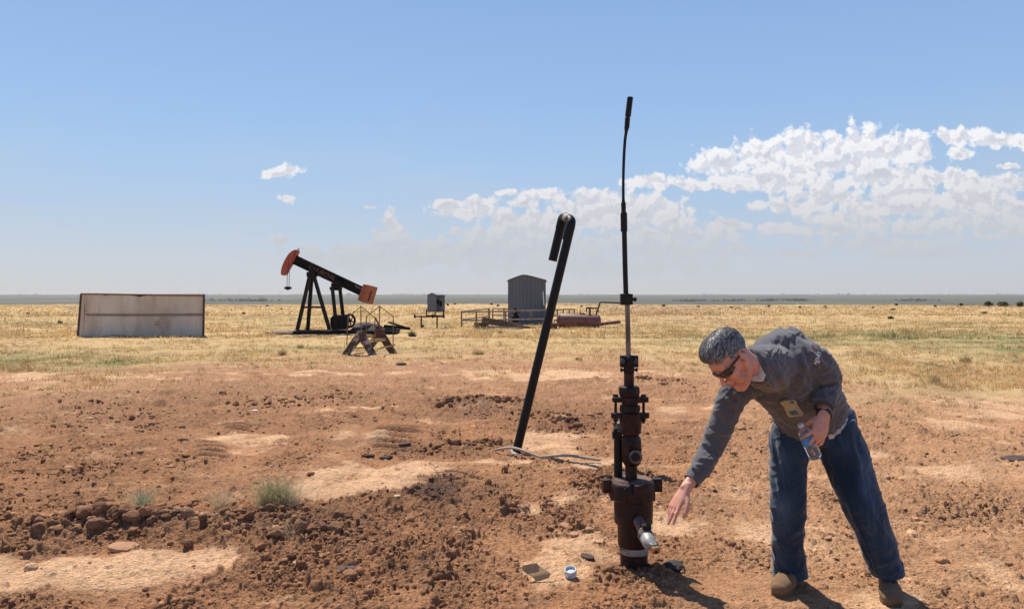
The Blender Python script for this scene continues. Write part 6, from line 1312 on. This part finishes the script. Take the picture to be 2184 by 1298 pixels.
# dark bushes far out on the plain
BC = []
def bush(px, py, w, h, lab, group='dark bushes far out on the plain', sd=0):
    x, y = gpt(px, py); z = gz(x, y); sc = y / F; n = 420; rr_ = np.random.default_rng(500 + sd); p = rr_.normal(size=(n, 3)); p /= np.linalg.norm(p, axis=1)[:, None]; p *= rr_.uniform(.35, 1, n)[:, None]; lump = .72 + .35 * np.sin(p[:, 0] * 5 + sd) * np.cos(p[:, 1] * 4)
    p = p * lump[:, None] * [w * sc / 2, w * sc / 2, h * sc / 2]; p[:, 2] = np.abs(p[:, 2] + h * sc * .42); p += [x, y, z]; s = w * sc * .09; d = rr_.normal(size=(n, 3, 3)) * s; v = (p[:, None] + d).reshape(-1, 3); f = np.arange(n * 3).reshape(-1, 3)
    c = np.repeat(np.array([[.085, .095, .05]]) * rr_.uniform(.5, 1.5, (n, 1)), 3, 0); o = grass_obj('bush', [(v, f, c)], origin=Vector((x, y, z))); return tag(o, lab, 'bush', group)
bl_ = [(2176, 657, 16, 16, 'large dark bush at the right edge of the plain'), (2140, 655, 22, 11, 'wide dark bush second from the right edge'), (2108, 654, 20, 10, 'low dark bush third from the right edge'), (1512, 657, 0, 0, '')]
for i, b in enumerate(bl_[:3]): bush(*b, sd=i)
few = [(2050, 653, 9, 6), (1995, 655, 7, 5), (1912, 652, 8, 5), (1862, 656, 7, 4), (1760, 653, 8, 4), (1706, 655, 8, 5), (1640, 652, 7, 4), (1560, 655, 8, 4), (1490, 653, 7, 4), (1415, 652, 9, 5), (1048, 652, 8, 4), (1062, 654, 7, 4), (955, 653, 7, 5), (1240, 654, 6, 4), (970, 652, 6, 4), (570, 652, 8, 4), (600, 660, 7, 4), (520, 668, 10, 4), (128, 690, 12, 7), (60, 668, 8, 4), (1900, 680, 14, 5), (1905, 662, 10, 4), (2100, 668, 12, 5)]
for i, (px, py, w, h) in enumerate(few): bush(px, py, w, h, 'small dark low bush dotted on the dry plain', 'small dark bushes dotted on the plain', 10 + i)
# farms and tree rows on the horizon
def far_line():
    mb = MB()
    YY = 6600.0
    for (u, w, h, kind) in [(745, 10, 4, 'shed'), (740, 2, 5, 'silo'), (1500, 6, 3, 'shed'), (1790, 3, 5, 'silo'), (1808, 9, 4, 'shed'), (597, 1.5, 6, 'silo'), (905, 8, 3, 'shed')]:
        x = (u - 1092) / F * YY; s_ = YY / F; z0 = float(ground_h(np.array([x]), np.array([YY]), False)[0]); mb = MB(); m = mat('far_wall', (.5, .5, .52), rough=.8)
        if kind == 'silo': mb.lathe([(w * s_ / 2, -3), (w * s_ / 2, h * s_ * .8), (0, h * s_)], (x, YY, z0), seg=12); tag(mb.build('silo', m, origin=Vector((x, YY, z0))), 'tiny pale silo far away on the horizon', 'silo', 'farm silos on the horizon')
        else:
            W_ = w * s_ / 2; mb.prism([Vector((x - W_, YY, z0 - 3)), Vector((x + W_, YY, z0 - 3)), Vector((x + W_, YY, z0 + h * s_ * .6)), Vector((x, YY, z0 + h * s_)), Vector((x - W_, YY, z0 + h * s_ * .6))], (0, 30, 0)); tag(mb.build('farm_building', m, origin=Vector((x, YY, z0))), 'tiny pale farm building far away on the horizon', 'farm building', 'farm buildings on the horizon')
    n = 500; cl = np.array([640, 720, 855, 880, 950, 1010, 1090, 1240, 1280, 1530, 1690, 1720, 1800, 1850, 1990, 2040, 2150, 470, 300, 60]); u = rng.choice(cl, n) + rng.normal(0, 14, n); X = (u - 1092) / F * YY; Y_ = YY + rng.uniform(-80, 80, n); Z = ground_h(X, Y_); c = np.tile([.04, .05, .03], (n, 1))
    s = 6.0; p = np.stack([X, Y_, Z + 2 + rng.uniform(0, 5, n)], -1); v = (p[:, None] + rng.normal(size=(n, 3, 3)) * [s, s, s * .5]).reshape(-1, 3); o1 = (v, np.arange(n * 3).reshape(-1, 3), np.repeat(c, 3, 0))
    n = 1500; cl = np.array([(478, 200), (530, 40), (560, 10), (1480, 60), (1560, 50), (1950, 60), (1640, 40), (320, 40), (1700, 40)], float); k = rng.integers(0, len(cl), n); u = cl[k, 0] + rng.normal(0, 1, n) * cl[k, 1] * .35; Yd = 2300 + rng.normal(0, 50, n); X = (u - 1092) / F * Yd; Z = ground_h(X, Yd)
    p = np.stack([X, Yd, Z + rng.uniform(0, 5, n)], -1); v = (p[:, None] + rng.normal(size=(n, 3, 3)) * [3.2, 3.2, 2.0]).reshape(-1, 3); o2 = (v, np.arange(n * 3).reshape(-1, 3), np.tile([.035, .05, .025], (n * 3, 1)))
    tag(grass_obj('distant_trees', [o1, o2]), 'hazy dark rows of trees far off on the plain', 'distant trees', kind='stuff')
far_line()

# ------------------------------------------------------------------ the dusty air
mb = MB(); mb.box((0, 5000, (-60 + 12) / 2), (26000, 20000, 72)); hz = mb.build('haze', bpy.data.materials.new('dusty_air'), smooth=False)
hm_ = hz.data.materials[0]; hm_.use_nodes = True; nt = hm_.node_tree; nt.nodes.remove(nt.nodes['Principled BSDF']); pv = nt.nodes.new('ShaderNodeVolumePrincipled'); pv.inputs['Color'].default_value = (.88, .87, .86, 1); pv.inputs['Density'].default_value = 0.8e-4; pv.inputs['Anisotropy'].default_value = .2
nt.links.new(pv.outputs[0], nt.nodes['Material Output'].inputs['Volume']); tag(hz, kind='stuff')
